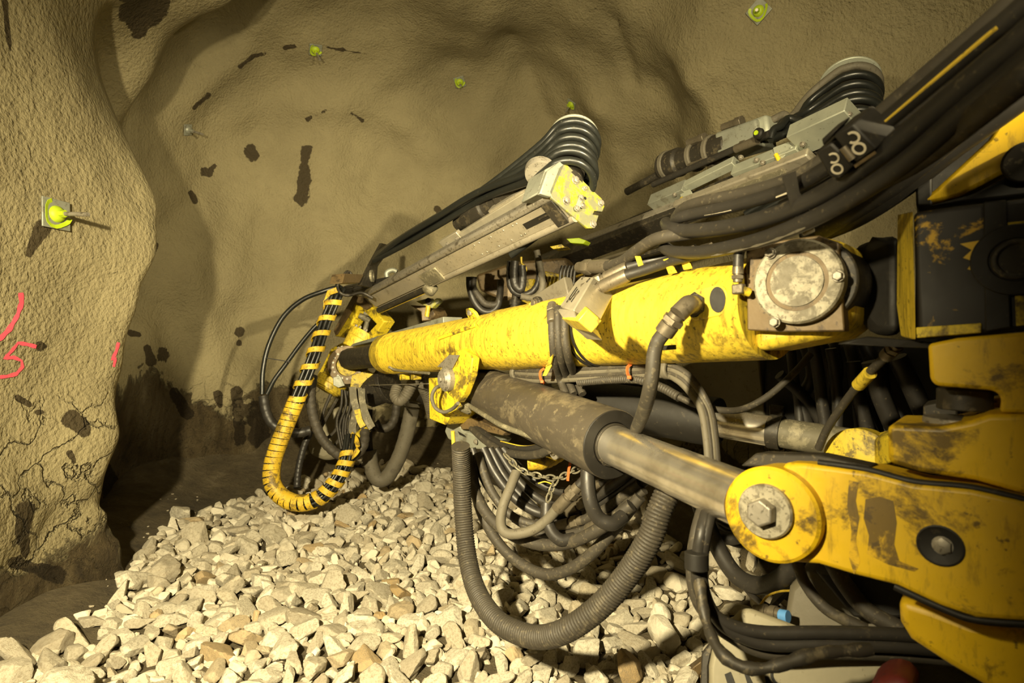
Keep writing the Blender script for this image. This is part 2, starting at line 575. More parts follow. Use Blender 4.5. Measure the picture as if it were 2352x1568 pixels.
def az_grid():
    # azimuth measured from the tunnel axis; fine where the photograph looks, coarse behind
    fine = np.radians(np.arange(-118, 96, .42))
    rest = np.radians(np.arange(97, 242, 3.0))
    return np.concatenate([fine, rest])
AZ = az_grid()
EL = np.concatenate([np.radians(np.arange(-46, 52, .42)), np.radians(np.arange(52.5, 89, 1.6)), [math.radians(89.5)]])
nA, nE = len(AZ), len(EL)
aa, ee = np.meshgrid(AZ, EL, indexing='ij')
hd = np.cos(aa)[..., None] * AX + np.sin(aa)[..., None] * RT
D = np.concatenate([hd * np.cos(ee)[..., None], np.sin(ee)[..., None]], axis=-1).reshape(-1, 3)
R0 = hits_on(D)
base = O + D * R0[:, None]
V = base - D * relief(base)[:, None]
def quads():
    i = np.arange(nA)[:, None]
    j = np.arange(nE - 1)[None, :]
    k = (i + 1) % nA
    a = i * nE + j
    b = k * nE + j
    return np.stack([a, a + 1, b + 1, b], -1).reshape(-1, 4)
Q = quads()
tris = np.concatenate([Q[:, [0, 1, 2]], Q[:, [0, 2, 3]]])
BVH = BVHTree.FromPolygons([tuple(v) for v in V.tolist()], [tuple(t) for t in Q.tolist()])
CAM = Vector((0, 0, CZ))
def wall_at(x, y):
    r = (P(x, y, 1.0) - CAM).normalized()
    loc, nor, idx, dist = BVH.ray_cast(CAM, r)
    if nor.dot(r) > 0:
        nor = -nor
    return loc, nor

# brown damp patches: capsules read from the photograph (x0, y0, x1, y1, r0, r1)
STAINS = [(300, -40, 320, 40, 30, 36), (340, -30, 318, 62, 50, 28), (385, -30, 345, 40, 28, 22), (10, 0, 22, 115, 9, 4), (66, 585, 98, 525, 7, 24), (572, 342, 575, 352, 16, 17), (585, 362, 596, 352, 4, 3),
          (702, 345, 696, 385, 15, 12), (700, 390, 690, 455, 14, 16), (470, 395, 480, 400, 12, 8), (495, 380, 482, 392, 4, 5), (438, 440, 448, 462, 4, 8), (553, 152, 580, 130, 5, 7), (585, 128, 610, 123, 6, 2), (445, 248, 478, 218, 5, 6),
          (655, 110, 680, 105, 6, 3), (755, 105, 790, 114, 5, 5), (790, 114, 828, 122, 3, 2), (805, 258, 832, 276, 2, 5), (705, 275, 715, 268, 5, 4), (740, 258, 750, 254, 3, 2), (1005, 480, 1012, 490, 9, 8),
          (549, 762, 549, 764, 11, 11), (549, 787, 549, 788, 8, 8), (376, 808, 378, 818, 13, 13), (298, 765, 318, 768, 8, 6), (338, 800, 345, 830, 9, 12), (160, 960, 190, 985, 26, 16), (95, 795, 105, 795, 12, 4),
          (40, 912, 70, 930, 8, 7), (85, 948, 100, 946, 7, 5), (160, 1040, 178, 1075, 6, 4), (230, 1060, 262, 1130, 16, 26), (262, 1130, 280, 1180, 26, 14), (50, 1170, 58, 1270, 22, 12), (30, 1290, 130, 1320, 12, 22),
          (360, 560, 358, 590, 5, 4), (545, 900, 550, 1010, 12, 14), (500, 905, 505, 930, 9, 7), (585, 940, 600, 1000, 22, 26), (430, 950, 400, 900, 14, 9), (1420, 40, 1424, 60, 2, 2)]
px = 1176 + V[:, 0] / np.maximum(V[:, 1], .2) * F
py = 784 - (V[:, 2] - CZ) / np.maximum(V[:, 1], .2) * F
stain = np.full(len(V), -.5)
front = V[:, 1] > .6
for (x0, y0, x1, y1, r0, r1) in STAINS:
    mid = wall_at((x0 + x1) / 2, (y0 + y1) / 2)[0]
    if mid is None:
        continue
    near = front & (np.abs(px - (x0 + x1) / 2) < 160) & (np.abs(py - (y0 + y1) / 2) < 180) & (((V - np.array(mid)) ** 2).sum(1) < .9)
    ix = np.nonzero(near)[0]
    dx, dy = x1 - x0, y1 - y0
    L2 = max(1e-6, dx * dx + dy * dy)
    k = np.clip(((px[ix] - x0) * dx + (py[ix] - y0) * dy) / L2, 0, 1)
    dist = np.hypot(px[ix] - x0 - dx * k, py[ix] - y0 - dy * k)
    r = r0 + (r1 - r0) * k
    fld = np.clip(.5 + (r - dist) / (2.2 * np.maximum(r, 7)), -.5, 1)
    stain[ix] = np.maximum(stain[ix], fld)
S_, T_ = st_of(V[:, 0], V[:, 1])
zr = .62 + .24 * np.sin(T_ * 2.1 + 1) + .16 * np.sin(T_ * 5.3 + V[:, 2]) + np.clip((-.2 - T_) * .9, 0, .6)
rock = np.clip((zr - V[:, 2]) / .7 + .5, 0, 1.6) * np.clip((S_ - 4.55) / .5, 0, 1) - .4 * (S_ < 4.55)
rock = np.where(S_ < 4.9, np.maximum(rock, np.clip((.28 - V[:, 2]) / .9 + .5, 0, .9)), rock)
crack = np.clip((1.25 - V[:, 2]) / .5, 0, 1) * np.clip((5 - S_) / .5, .25, 1)

# true normals of the whole shell, so that its pieces meet without a seam
def shell_normals():
    n = np.zeros_like(V)
    fn = np.cross(V[tris[:, 1]] - V[tris[:, 0]], V[tris[:, 2]] - V[tris[:, 0]])
    for c in range(3):
        np.add.at(n, tris[:, c], fn)
    n /= np.maximum(np.linalg.norm(n, axis=1), 1e-12)[:, None]
    flip = (n * (O - V)).sum(1) < 0
    n[flip] *= -1
    return n
NRM = shell_normals()
fc = V[Q].mean(1)
fs_, ft_ = st_of(fc[:, 0], fc[:, 1])
region = np.where(fs_ > 6.35, 0, np.where(fc[:, 2] > 3.4, 1, np.where(fs_ < -1.6, 4, np.where(ft_ < 1.58, 2, 3))))
for k, nm in enumerate(('wall_front', 'ceiling', 'wall_left', 'wall_right', 'wall_back')):
    q = Q[region == k]
    ids, inv = np.unique(q, return_inverse=True)
    me = bpy.data.meshes.new(nm)
    fl = inv.reshape(-1, 4)[:, ::-1]
    me.from_pydata(V[ids].tolist(), [], fl.tolist())
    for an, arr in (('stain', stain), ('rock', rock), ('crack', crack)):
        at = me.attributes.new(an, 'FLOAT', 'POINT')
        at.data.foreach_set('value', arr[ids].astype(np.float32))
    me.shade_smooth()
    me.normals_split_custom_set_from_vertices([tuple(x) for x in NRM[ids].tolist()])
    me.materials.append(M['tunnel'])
    o = bpy.data.objects.new(nm, me)
    COL.objects.link(o)
    tag(o, {'wall_front': 'sprayed concrete tunnel face with brown damp patches', 'ceiling': 'lumpy sprayed concrete tunnel crown', 'wall_left': 'bulging sprayed concrete side wall with pink marks',
            'wall_right': 'rough sprayed concrete wall behind the drill rig', 'wall_back': 'sprayed concrete closing the tunnel behind the camera'}[nm], None, None, 'structure')

# ---------------------------------------------------------------- the ground
def ground_z(X, Y):
    s, t = st_of(X, Y)
    p = np.stack([X, Y, np.zeros_like(X)], 1)
    z = waves(p, 10, 1.4, .018, 21) + waves(p, 14, .35, .008, 22) - .035
    z += .42 * np.clip((s - 6.25) / 1.0, 0, 1) ** 1.4
    z += .16 * np.exp(-((t + 1.15) / .28) ** 2) + .05 * np.exp(-((t + .75) / .25) ** 2)
    for (x, y, r, a) in ((1600, 1250, .42, .34), (1500, 1190, .45, .30), (1750, 1300, .4, .2)):
        c = G(x, y)
        z += a * np.exp(-(((X - c.x) ** 2 + (Y - c.y) ** 2) / (2 * r * r)))
    return z
def build_floor():
    gs, gt = np.arange(-3.4, 7.7, .05), np.arange(-1.9, 5.0, .05)
    ss, tt = np.meshgrid(gs, gt, indexing='ij')
    X = (ss * AX[0] + tt * RT[0]).ravel()
    Y = (ss * AX[1] + tt * RT[1]).ravel()
    Z = ground_z(X, Y)
    n, m = len(gs), len(gt)
    i = np.arange(n - 1)[:, None]
    j = np.arange(m - 1)[None, :]
    a = i * m + j
    q = np.stack([a, a + m, a + m + 1, a + 1], -1).reshape(-1, 4)
    me = bpy.data.meshes.new('floor')
    me.from_pydata(np.stack([X, Y, Z], 1).tolist(), [], q.tolist())
    me.shade_smooth()
    me.materials.append(M['soil'])
    o = bpy.data.objects.new('floor', me)
    COL.objects.link(o)
    tag(o, 'dark brown muck floor under the pale stones', None, None, 'structure')
build_floor()

# ---------------------------------------------------------------- broken stone
def stone_mesh(seed, sub):
    r = np.random.default_rng(seed)
    bm = bmesh.new()
    bmesh.ops.create_icosphere(bm, subdivisions=sub, radius=1)
    d = np.array([v.co[:] for v in bm.verts])
    d /= np.linalg.norm(d, axis=1)[:, None]
    k = r.integers(7, 11)
    n = r.normal(size=(k, 3))
    n /= np.linalg.norm(n, axis=1)[:, None]
    n = np.concatenate([n, [[0, 0, 1], [0, 0, -1]]])
    h = np.concatenate([r.uniform(.62, 1.0, k), r.uniform(.7, .85, 2)])
    cs = d @ n.T
    dist = np.where(cs > .05, h / np.maximum(cs, .05), 9)
    e = 34.0
    rad = (dist ** -e).sum(1) ** (-1 / e)
    rad = np.minimum(rad, 1.35)
    ph = r.uniform(0, 6, 3)
    rad *= 1 + .02 * np.sin(d @ np.array([5, 3, 2]) + ph[0]) + .02 * np.sin(d @ np.array([-4, 9, 6]) + ph[1])
    v = d * rad[:, None] * np.array([1.0, r.uniform(.62, .9), r.uniform(.5, .72)])
    fs = [tuple(x.index for x in f.verts) for f in bm.faces]
    bm.free()
    v /= np.abs(v[:, 0]).max()
    return v, fs

PROTO = [stone_mesh(100 + i, 4) for i in range(14)]
PROTO_LOW = [stone_mesh(100 + i, 3) for i in range(14)]
def in_poly(x, y, poly):
    c = np.zeros(len(x), bool)
    n = len(poly)
    for i in range(n):
        x0, y0 = poly[i]
        x1, y1 = poly[(i + 1) % n]
        cond = ((y0 > y) != (y1 > y))
        c ^= cond & (x < (x1 - x0) * (y - y0) / (y1 - y0 + 1e-12) + x0)
    return c
def gp(x, y):
    g = G(x, y)
    return (g.x, g.y)
BED = [gp(20, 1572), gp(165, 1500), gp(285, 1372), gp(345, 1262), gp(425, 1188), gp(560, 1150), gp(640, 1120), gp(820, 1082), gp(1030, 1082), gp(1180, 1140), gp(1290, 1190), gp(1440, 1235), gp(1560, 1320),
       gp(1690, 1330), gp(1850, 1420), (1.6, 2.3), (1.3, 1.7), (-1.6, 1.7)]
def stones():
    r = np.random.default_rng(11)
    xs = [p[0] for p in BED]
    ys = [p[1] for p in BED]
    n = 2600
    X = r.uniform(min(xs), max(xs), n)
    Y = r.uniform(min(ys), max(ys), n)
    ok = in_poly(X, Y, BED)
    X, Y = X[ok], Y[ok]
    area = abs(sum(BED[i][0] * BED[(i + 1) % len(BED)][1] - BED[(i + 1) % len(BED)][0] * BED[i][1] for i in range(len(BED)))) / 2
    want = int(area / .0116)
    X, Y = X[:want], Y[:want]
    n = len(X)
    size = np.clip(r.lognormal(math.log(.070), .25, n), .044, .13)
    for it in range(70):
        dx = X[:, None] - X[None, :]
        dy = Y[:, None] - Y[None, :]
        dd = np.hypot(dx, dy) + 1e-6
        need = (size[:, None] + size[None, :]) * .83
        ov = np.where(dd < need, (need - dd) * .28, 0)
        np.fill_diagonal(ov, 0)
        X = X + (dx / dd * ov).sum(1)
        Y = Y + (dy / dd * ov).sum(1)
        bad = ~in_poly(X, Y, BED)
        if bad.any():
            X[bad] += (np.mean(xs) - X[bad]) * .03
            Y[bad] += (3.9 - Y[bad]) * .03
    # a few loose ones on the muck
    loose = [(190, 1452, .05), (70, 1295, .07), (350, 1290, .06), (330, 1345, .085), (130, 1520, .11), (1640, 1300, .07), (1480, 1180, .06), (1560, 1210, .05)]
    for (a, b, c) in loose:
        g = G(a, b)
        X = np.append(X, g.x)
        Y = np.append(Y, g.y)
        size = np.append(size, c)
    n = len(X)
    Z = ground_z(X, Y) + size * r.uniform(.22, .46, n)
    rot = []
    for i in range(n):
        rot.append((r.normal(0, .55), r.normal(0, .55), r.uniform(0, 6.28)))
    share = size / np.maximum(Y, .5)
    vis = (np.abs(X / np.maximum(Y, .1)) < .93) & ((CZ - Z) / np.maximum(Y, .1) < .615) & (Y > 2.2)
    under = (X > .55 + (Y - 2.2) * .25)
    share = np.where(vis & ~under, share, share * .2)
    order = np.argsort(-share)
    own = set(order[:300].tolist())
    meshes = []
    for i, (v, f) in enumerate(PROTO):
        me = bpy.data.meshes.new('stone')
        me.from_pydata(v.tolist(), [], f)
        me.shade_smooth()
        me.set_sharp_from_angle(angle=math.radians(24))
        me.materials.append(M['stone'])
        meshes.append(me)
    mv, mf, mt = [], [], []
    cnt = 0
    for i in range(n):
        k = int(r.integers(0, 14))
        if i in own:
            o = bpy.data.objects.new('stone', meshes[k])
            COL.objects.link(o)
            o.location = (X[i], Y[i], Z[i])
            o.rotation_euler = rot[i]
            o.scale = (size[i], size[i], size[i])
            tag(o, 'fist sized pale angular broken stone lying among others on the tunnel floor', 'stone', 'broken stones covering the tunnel floor')
        else:
            v, f = PROTO[k] if share[i] > .012 else PROTO_LOW[k]
            from mathutils import Euler
            m = np.array(Euler(rot[i]).to_matrix())
            w_ = (v * size[i]) @ m.T + np.array([X[i], Y[i], Z[i]])
            mv.append(w_)
            mf += [(a + cnt, b + cnt, c + cnt) for (a, b, c) in f]
            mt.append(np.full(len(v), r.uniform()))
            cnt += len(v)
    # the smaller stones that fill the gaps below
    m2 = int(area / .0060)
    X2 = r.uniform(min(xs), max(xs), m2 * 2)
    Y2 = r.uniform(min(ys), max(ys), m2 * 2)
    ok = in_poly(X2, Y2, BED)
    X2, Y2 = X2[ok][:m2], Y2[ok][:m2]
    Z2 = ground_z(X2, Y2)
    for i in range(len(X2)):
        k = int(r.integers(0, 14))
        v, f = PROTO_LOW[k]
        sz = r.uniform(.03, .055)
        m = np.array(Euler((r.normal(0, .6), r.normal(0, .6), r.uniform(0, 6.28))).to_matrix())
        mv.append((v * sz) @ m.T + np.array([X2[i], Y2[i], Z2[i] + .008]))
        mf += [(a + cnt, b + cnt, c + cnt) for (a, b, c) in f]
        mt.append(np.full(len(v), r.uniform(0, .9)))
        cnt += len(v)
    # chips scattered on the muck beside the bed
    for i in range(170):
        if i % 2:
            a = r.uniform(-.4, 6.4)
            b = r.uniform(-.85, -.5)
        else:
            a, b = r.uniform(3.0, 6.9), r.uniform(.2, 3.4)
        x, y = a * AX[0] + b * RT[0], a * AX[1] + b * RT[1]
        k = int(r.integers(0, 14))
        v, f = PROTO_LOW[k]
        sz = r.uniform(.005, .016)
        z = float(ground_z(np.array([x]), np.array([y]))[0])
        mv.append(v * sz + np.array([x, y, z + .004]))
        mf += [(p + cnt, q + cnt, s + cnt) for (p, q, s) in f]
        mt.append(np.full(len(v), 0.0))
        cnt += len(v)
    me = bpy.data.meshes.new('gravel')
    me.from_pydata(np.concatenate(mv).tolist(), [], mf)
    at = me.attributes.new('tint', 'FLOAT', 'POINT')
    at.data.foreach_set('value', np.concatenate(mt).astype(np.float32))
    me.shade_smooth()
    me.set_sharp_from_angle(angle=math.radians(24))
    me.materials.append(M['stone_mass'])
    o = bpy.data.objects.new('gravel', me)
    COL.objects.link(o)
    tag(o, 'smaller and farther pale broken stones filling the tunnel floor', 'gravel', None, 'stuff')
stones()
# ---------------------------------------------------------------- hoses
def hose(name, pts, r, mat='rubber', parent=None, seg=10, n=7, rad=None, build=True):
    c = catmull(pts, n)
    return MB().tube(c, r, seg, rad=rad).build(name, M[mat], parent, smooth=60)

def corrugated(name, pts, r, pitch, depth, mat, parent=None, seg=14):
    c = resample(catmull(pts, 10), pitch / 4)
    prof = [1 + depth, 1 + depth * .6, 1 - depth, 1 + depth * .6]
    return MB().tube(c, r, seg, rad=lambda i: r * prof[i % 4]).build(name, M[mat], parent, smooth=70)

def spiral(mb, pts, r, pitch, wid, th, turns_per=14):
    """a plastic spiral wound round a path; pitch may be a function of the way along (0..1)"""
    c = resample(catmull(pts, 10), .01)
    fr = frames(c)
    n = len(c)
    ang, out, sides, i = 0.0, [], [], 0
    pos = 0.0
    L = .01 * (n - 1)
    dl = .004
    while pos < L:
        k = min(n - 2, int(pos / .01))
        f = pos / .01 - k
        p = c[k].lerp(c[k + 1], min(1, f))
        T, a, b = fr[k]
        e = a * math.cos(ang) + b * math.sin(ang)
        out.append(p + e * (r(pos / L) if callable(r) else r))
        sides.append(T)
        pt = pitch(pos / L) if callable(pitch) else pitch
        step = pt / turns_per
        ang += 2 * math.pi / turns_per
        pos += step
    mb.strip(out, sides, wid, th)
    return mb

def bundle(c_pts, offs, r, mats=None):
    """several parallel hoses: offsets in the plane across the path"""
    base = catmull(c_pts, 8)
    fr = frames(base)
    return [[p + a * oa + b * ob for p, (T, a, b) in zip(base, fr)] for (oa, ob) in offs]

def fitting(p0, p1, r, parent, name='hose_fitting', mat='fitting'):
    """crimped ferrule and hexagon nut between p0 (hose side) and p1"""
    p0, p1 = Vector(p0), Vector(p1)
    u = p1 - p0
    L = u.length
    mb = MB()
    mb.lathe(p0, u, [(0, r * 1.18), (L * .03, r * 1.3), (L * .48, r * 1.3), (L * .5, r * 1.0), (L * .56, r * 1.0)], 16)
    mb.lathe(p0 + u * .56, u, [(0, r * 1.35), (L * .02, r * 1.5), (L * .24, r * 1.5), (L * .26, r * 1.35)], 6)
    mb.lathe(p0 + u * .82, u, [(0, r * 1.1), (L * .18, r * 1.1)], 14)
    return mb.build(name, M[mat], parent, smooth=35)

# ---------------------------------------------------------------- main boom
def boom_d(x):
    return 1 / (.217 + .00037 * (x - 890))
bA = P(890, 813, boom_d(890))
bB = P(1500, 738, boom_d(1500))
UB = (bB - bA).normalized()                      # along the boom towards its pivot
SB = Vector((UB.y, -UB.x, 0)).normalized()       # across it, towards the camera side
if SB.dot(Vector((0, 0, CZ)) - bA) < 0:
    SB = -SB
WB = SB.cross(UB)
if WB.z < 0:
    WB = -WB
def boom_at(x):
    """centre of the boom where the photograph shows its axis at column x"""
    q = P(x, 0, 1) - CAM
    # ray column plane meets the axis: solve bA + k UB with X/Y ratio
    m = (x - 1176) / F
    k = (m * bA.y - bA.x) / (UB.x - m * UB.y)
    return bA + UB * k
def on_boom(x, ang, r):
    xx = x
    for _ in range(8):
        p = boom_at(xx) + (SB * math.cos(ang) + WB * math.sin(ang)) * r
        xx += x - (1176 + p.x / p.y * F)
    return p

boom = thing('drill_boom', tuple(boom_at(1840)), 'long yellow telescopic drill boom with a round pivot cover and bolted swivel head', 'boom')
def along(x):
    return (boom_at(x) - bA).dot(UB)
# outer tube
prof = [(0, .145), (.0, .157), (.012, .161), (.14, .161), (.15, .165), (.17, .165), (.18, .161)]
xa = along(1150)
prof += [(xa, .161), (xa + .03, .170), (along(1320), .168), (along(1362), .169), (along(1364), .162), (along(1380), .162), (along(1382), .167), (along(1394), .168), (along(1560), .170), (along(1768), .171)]
MB().lathe(bA, UB, prof, 48).build('outer_tube', M['yellow'], boom, smooth=30)
MB().ring(bA - UB * .004, UB, .105, .156, .02, 40).build('tube_end_ring', M['yellow_worn'], boom, bevel=.003)
# bright seams / straps
mb = MB()
for x in (1366, 1379):
    mb.ring(boom_at(x) - UB * .006, UB, .158, .172, .012, 48)
mb.build('seam_band', M['black'], boom)
# inner tube (dark) with flats
i0 = bA - UB * 1.0
mb = MB()
mb.lathe(i0, UB, [(0, .105), (1.2, .105)], 8)
mb.build('inner_tube', M['dark'], boom, bevel=.012)
# dust strip above the inner tube
gA, gB = P(802, 797, 5.6) + WB * .01, P(1018, 738, 4.15)
gu = (gB - gA).normalized()
gs = SB
g = MB()
g.prism([gA + WB * -.01, gB + WB * -.02, gB + WB * .035, gA + gu * .1 + WB * .015], -SB * .16)
g.build('dust_strip', M['galv'], boom, bevel=.004)
# lug on the top of the front tube, the pipe along the front and the small clips
lug = on_boom(1093, math.radians(62), .16)
lu = (SB * .5 + WB * .85).normalized()
MB().prism([lug + UB * a + lu * b for (a, b) in ((-.05, -.02), (.05, -.02), (.045, .03), (.02, .058), (-.02, .058), (-.045, .03))], SB * .025).build('lifting_lug', M['yellow_worn'], boom, bevel=.004)

MB().cyl(lug + lu * .028 + SB * .02, lug + lu * .028 + SB * .034, .016).build('lug_plug', M['steel'], boom)
# long brackets welded on the side
plate_pts = [on_boom(1012, math.radians(-8), .163), on_boom(1012, math.radians(-8), .163)]
mb = MB()
for (x0, x1, a0) in ((1008, 1092, 14),):
    A, B = on_boom(x0, math.radians(a0), .167), on_boom(x1, math.radians(a0 + 16), .171)
    mb.box((A + B) / 2, (B - A) / 2, WB * .011, SB * .006)
    B2 = on_boom(1130, math.radians(-12), .174)
    mb.box((B + B2) / 2, (B2 - B) / 2, WB * .010, SB * .006)
mb.build('weld_rib', M['yellow_worn'], boom, bevel=.004)
# cylinder clevis: two cheeks below the front tube
d_c = boom_d(1030)
cp = PL(1028, 868, boom_at(1030) + SB * .19, SB)
def bp(x, y, off=.19):
    return PL(x, y, boom_at(1030) + SB * off, SB)
MB().prism([bp(1008, 838), bp(1030, 812), bp(1062, 800), bp(1085, 822), bp(1080, 862), bp(1064, 905), bp(1050, 925), bp(1030, 905), bp(1014, 880)], -SB * .05).build('cylinder_clevis', M['yellow_worn'], boom, bevel=.008)
MB().prism([bp(984, 868, .12), bp(1020, 866, .12), bp(1040, 900, .12), bp(1052, 930, .12), bp(1022, 976, .12), bp(986, 962, .12)], -SB * .2).build('clevis_plate', M['yellow_worn'], boom, bevel=.006)
MB().prism([bp(1005, 842, .196), bp(1032, 815, .196), bp(1056, 815, .196), bp(1040, 846, .196)], SB * .004).build('rating_plate', M['steel'], boom, bevel=.001)
cpin = bp(1032, 870)
mb = MB().lathe(cpin, SB, [(0, .072), (.03, .072), (.034, .068), (.05, .05), (.052, .05)], 28)
mb.bolt(cpin + SB * .05, SB, .016, .016, 0)
mb.build('clevis_pin', M['steel'], boom, bevel=.002)
for (x, y) in ((928, 862), (954, 864)):
    q = boom_at(x) - WB * .19
    MB().box(q, UB * .03, SB * .03, WB * .022).build('hose_clip', M['yellow_worn'], boom, bevel=.004)
q = on_boom(905, math.radians(-62), .167)
hose('hydraulic_pipe', [on_boom(893, math.radians(-38), .18), on_boom(910, math.radians(-52), .171), on_boom(950, math.radians(-66), .171), on_boom(985, math.radians(-70), .18)], .010, 'dust_steel', boom)

# pivot end: tapered box section with the round cover
pv = P(1838, 648, 1.64)
nC = (SB * .92 + Vector((-.10, -.36, .02))).normalized()
uC = (UB - nC * UB.dot(nC)).normalized()
wC = nC.cross(uC)
if wC.z < 0:
    wC = -wC
def cv(x, y, off=0.0):
    return PL(x, y, pv + nC * off, nC)
side = [cv(1716, 568), cv(1880, 538), cv(1938, 552), cv(1950, 640), cv(1944, 740), cv(1900, 772), cv(1760, 800), cv(1716, 808)]
mb = MB().prism([p - nC * .045 for p in side], -nC * .27)
mb.build('pivot_housing', M['yellow'], boom, bevel=.03, seg=3)
MB().prism([cv(1713, 574), cv(1790, 552), cv(1880, 540), cv(1925, 556), cv(1940, 760), cv(1790, 762), cv(1716, 758)], -nC * .05).build('pivot_side_plate', M['brown'], boom, bevel=.004)
rc = (cv(1948, 648) - cv(1728, 648)).length / 2 * .93
mb = MB().lathe(pv - nC * .005, nC, [(0, rc), (.034, rc), (.039, rc - .006), (.039, rc * .70), (.034, rc * .69), (.034, rc * .60), (.039, rc * .59), (.039, .001)], 64)
cover = mb.build('pivot_cover', M['cover'], boom, smooth=30)
MB().ring(pv + nC * .0285, nC, rc * .605, rc * .69, .0012, 56).build('cover_groove', M['brown'], cover)  # thin dark ring added, its tone paints the recess deeper
for (x, y) in ((1770, 582), (1926, 634), (1780, 740)):
    MB().bolt(cv(x, y, .039), nC, .0135, .016, 1.2).build('cover_bolt', M['steel'], cover, bevel=.0015)
# rounded sleeve behind the cover
MB().lathe(pv - nC * .31 + uC * .02, nC, [(0, rc * 1.02), (.29, rc * 1.02)], 56).build('pivot_sleeve', M['dark'], boom, bevel=.006)  # dark steel, tone partly holds the cover's shadow
# slot with two round ports
s0 = boom_at(1640) + SB * .166
def sp(x, y, off=0.0):
    return PL(x, y, s0 + SB * off, (SB + WB * .25).normalized())
nS = (SB + WB * .25).normalized()
mb = MB()
ports = []
for (x, y, rx) in ((1603, 703, .055), (1655, 691, .055)):
    c = sp(x, y, .0)
    o_ = []
    for k in range(24):
        t = 2 * math.pi * k / 24
        o_.append(c + uC * math.cos(t) * .026 + WB * math.sin(t) * .041)
    ports.append(c)
    mb.prism([p + nS * .0165 for p in o_], -nS * .03)
mb.build('port_hole', M['black'], boom, smooth=30)
a_, b_ = ports
mb = MB()
ring_pts = []
for k in range(13):
    t = math.pi / 2 + math.pi * k / 12
    ring_pts.append(a_ + uC * math.cos(t) * .033 + WB * math.sin(t) * .05)
for k in range(13):
    t = -math.pi / 2 + math.pi * k / 12
    ring_pts.append(b_ + uC * math.cos(t) * .033 + WB * math.sin(t) * .05)
MB().prism([p + nS * .014 for p in ring_pts], -nS * .04).build('port_boss', M['yellow'], boom, bevel=.004)
# small welded tabs for hose ties
for (x, a, l) in ((1262, -58, .05), (1545, 58, .05), (1580, 62, .07)):
    q = on_boom(x, math.radians(a), .19)
    e = SB * math.cos(math.radians(a)) + WB * math.sin(math.radians(a))
    MB().prism([q - UB * .018 + e * -.01, q + UB * .018 + e * -.01, q + UB * .013 + e * l, q - UB * .013 + e * l], SB * .008).build('hose_tab', M['yellow'], boom, bevel=.002)
q0 = sp(1535, 798, .02)
MB().box(q0, UB * .03, WB * .008, SB * .006).build('tie_saddle', M['black'], boom, bevel=.002)

# swivel head at the end of the inner tube
hd = P(799, 838, 5.5)
hn = (SB * .45 + UB * .88).normalized()
mb = MB().ring(hd, hn, .105, .185, .04, 40)
head = mb.build('swivel_flange', M['brown'], boom, bevel=.004)
u_, a2, b2 = ortho(hn)
mb = MB()
for k in range(18):
    t = 2 * math.pi * k / 18
    mb.lathe(hd + hn * .035 + (a2 * math.cos(t) + b2 * math.sin(t)) * .135, hn, [(0, .012), (.012, .012), (.013, .006)], 8)
mb.build('flange_bolt', M['steel'], head)
mb = MB().lathe(hd - hn * .16, hn, [(0, .15), (.03, .18), (.11, .185), (.15, .165)], 36)
mb.build('swivel_housing', M['yellow_worn'], boom, bevel=.004)
fq = lambda x, y: PL(x, y, hd, hn)
MB().prism([fq(810, 862), fq(845, 850), fq(860, 858), fq(840, 880), fq(832, 892), fq(806, 890)], hn * .05).build('swivel_foot', M['yellow_worn'], boom, bevel=.004)
MB().prism([fq(768, 866), fq(784, 862), fq(795, 885), fq(780, 890), fq(768, 884)], hn * .06).build('swivel_lug', M['galv'], boom, bevel=.004)

# rotation actuator: stepped yellow drum below and above the head
rA, rB = P(752, 893, 5.55), P(836, 768, 5.75)
ru = (rB - rA).normalized()
rL = (rB - rA).length
rot = thing('rotation_unit', tuple(rA), 'stepped yellow rotary actuator on the boom tip with an open square yoke above', 'actuator')
MB().lathe(rA, ru, [(-.03, .10), (-.015, .125), (0, .13), (0, .148), (.045, .152), (.05, .146), (.055, .150), (.10, .150), (.11, .128), (.16, .12), (.19, .11)], 36).build('lower_drum', M['yellow'], rot, smooth=28)
MB().lathe(rA + ru * (rL * .42), ru, [(0, .12), (.07, .13), (.14, .105), (.16, .10)], 36).build('middle_collar', M['yellow_worn'], rot, smooth=30)
UDR = MB().lathe(rA + ru * (rL * .70), ru, [(0, .125), (.10, .135), (.115, .135), (.12, .142), (.20, .142), (.205, .12)], 36).build('upper_drum', M['yellow'], rot, smooth=28)
_, ra, rb = ortho(ru, SB)
mb = MB()
for k in range(10):
    t = 2 * math.pi * k / 10
    mb.lathe(rA + ru * (rL * .70 + .2) + (ra * math.cos(t) + rb * math.sin(t)) * .115, ru, [(0, .014), (.03, .014)], 6)
mb.build('drum_bolt', M['steel'], UDR)
yk = PL(830, 735, P(830, 735, 5.72), SB)
yq = lambda x, y: PL(x, y, P(830, 735, 5.72), (SB * .9 + UB * .3).normalized())
mb = MB().frame_prism([yq(768, 772), yq(822, 688), yq(846, 696), yq(882, 738), yq(850, 786)], [yq(800, 756), yq(823, 713), yq(834, 713), yq(864, 744), yq(842, 768)], -SB * .12)
mb.build('yoke', M['yellow_worn'], rot, bevel=.01)
MB().prism([yq(772, 758), yq(818, 676), yq(842, 684), yq(858, 703), yq(846, 712), yq(822, 696), yq(776, 770)], SB * .03).build('yoke_rim', M['brown'], rot, bevel=.008)
mb = MB()
for (x, y) in ((778, 800), (786, 798), (748, 850), (752, 858)):
    mb.bolt(P(x, y, 5.6), -Vector((P(x, y, 1) - CAM)).normalized(), .014, .016, 1.2)
mb.build('cap_screw', M['steel'], rot)
MB().prism([P(724, 868, 5.9), P(740, 840, 5.88), P(760, 800, 5.82), P(786, 786, 5.8), P(796, 800, 5.8), P(770, 850, 5.82), P(756, 872, 5.85)], Vector((.05, .12, 0))).build('swivel_arm', M['yellow_worn'], rot, bevel=.01)
mb = MB()
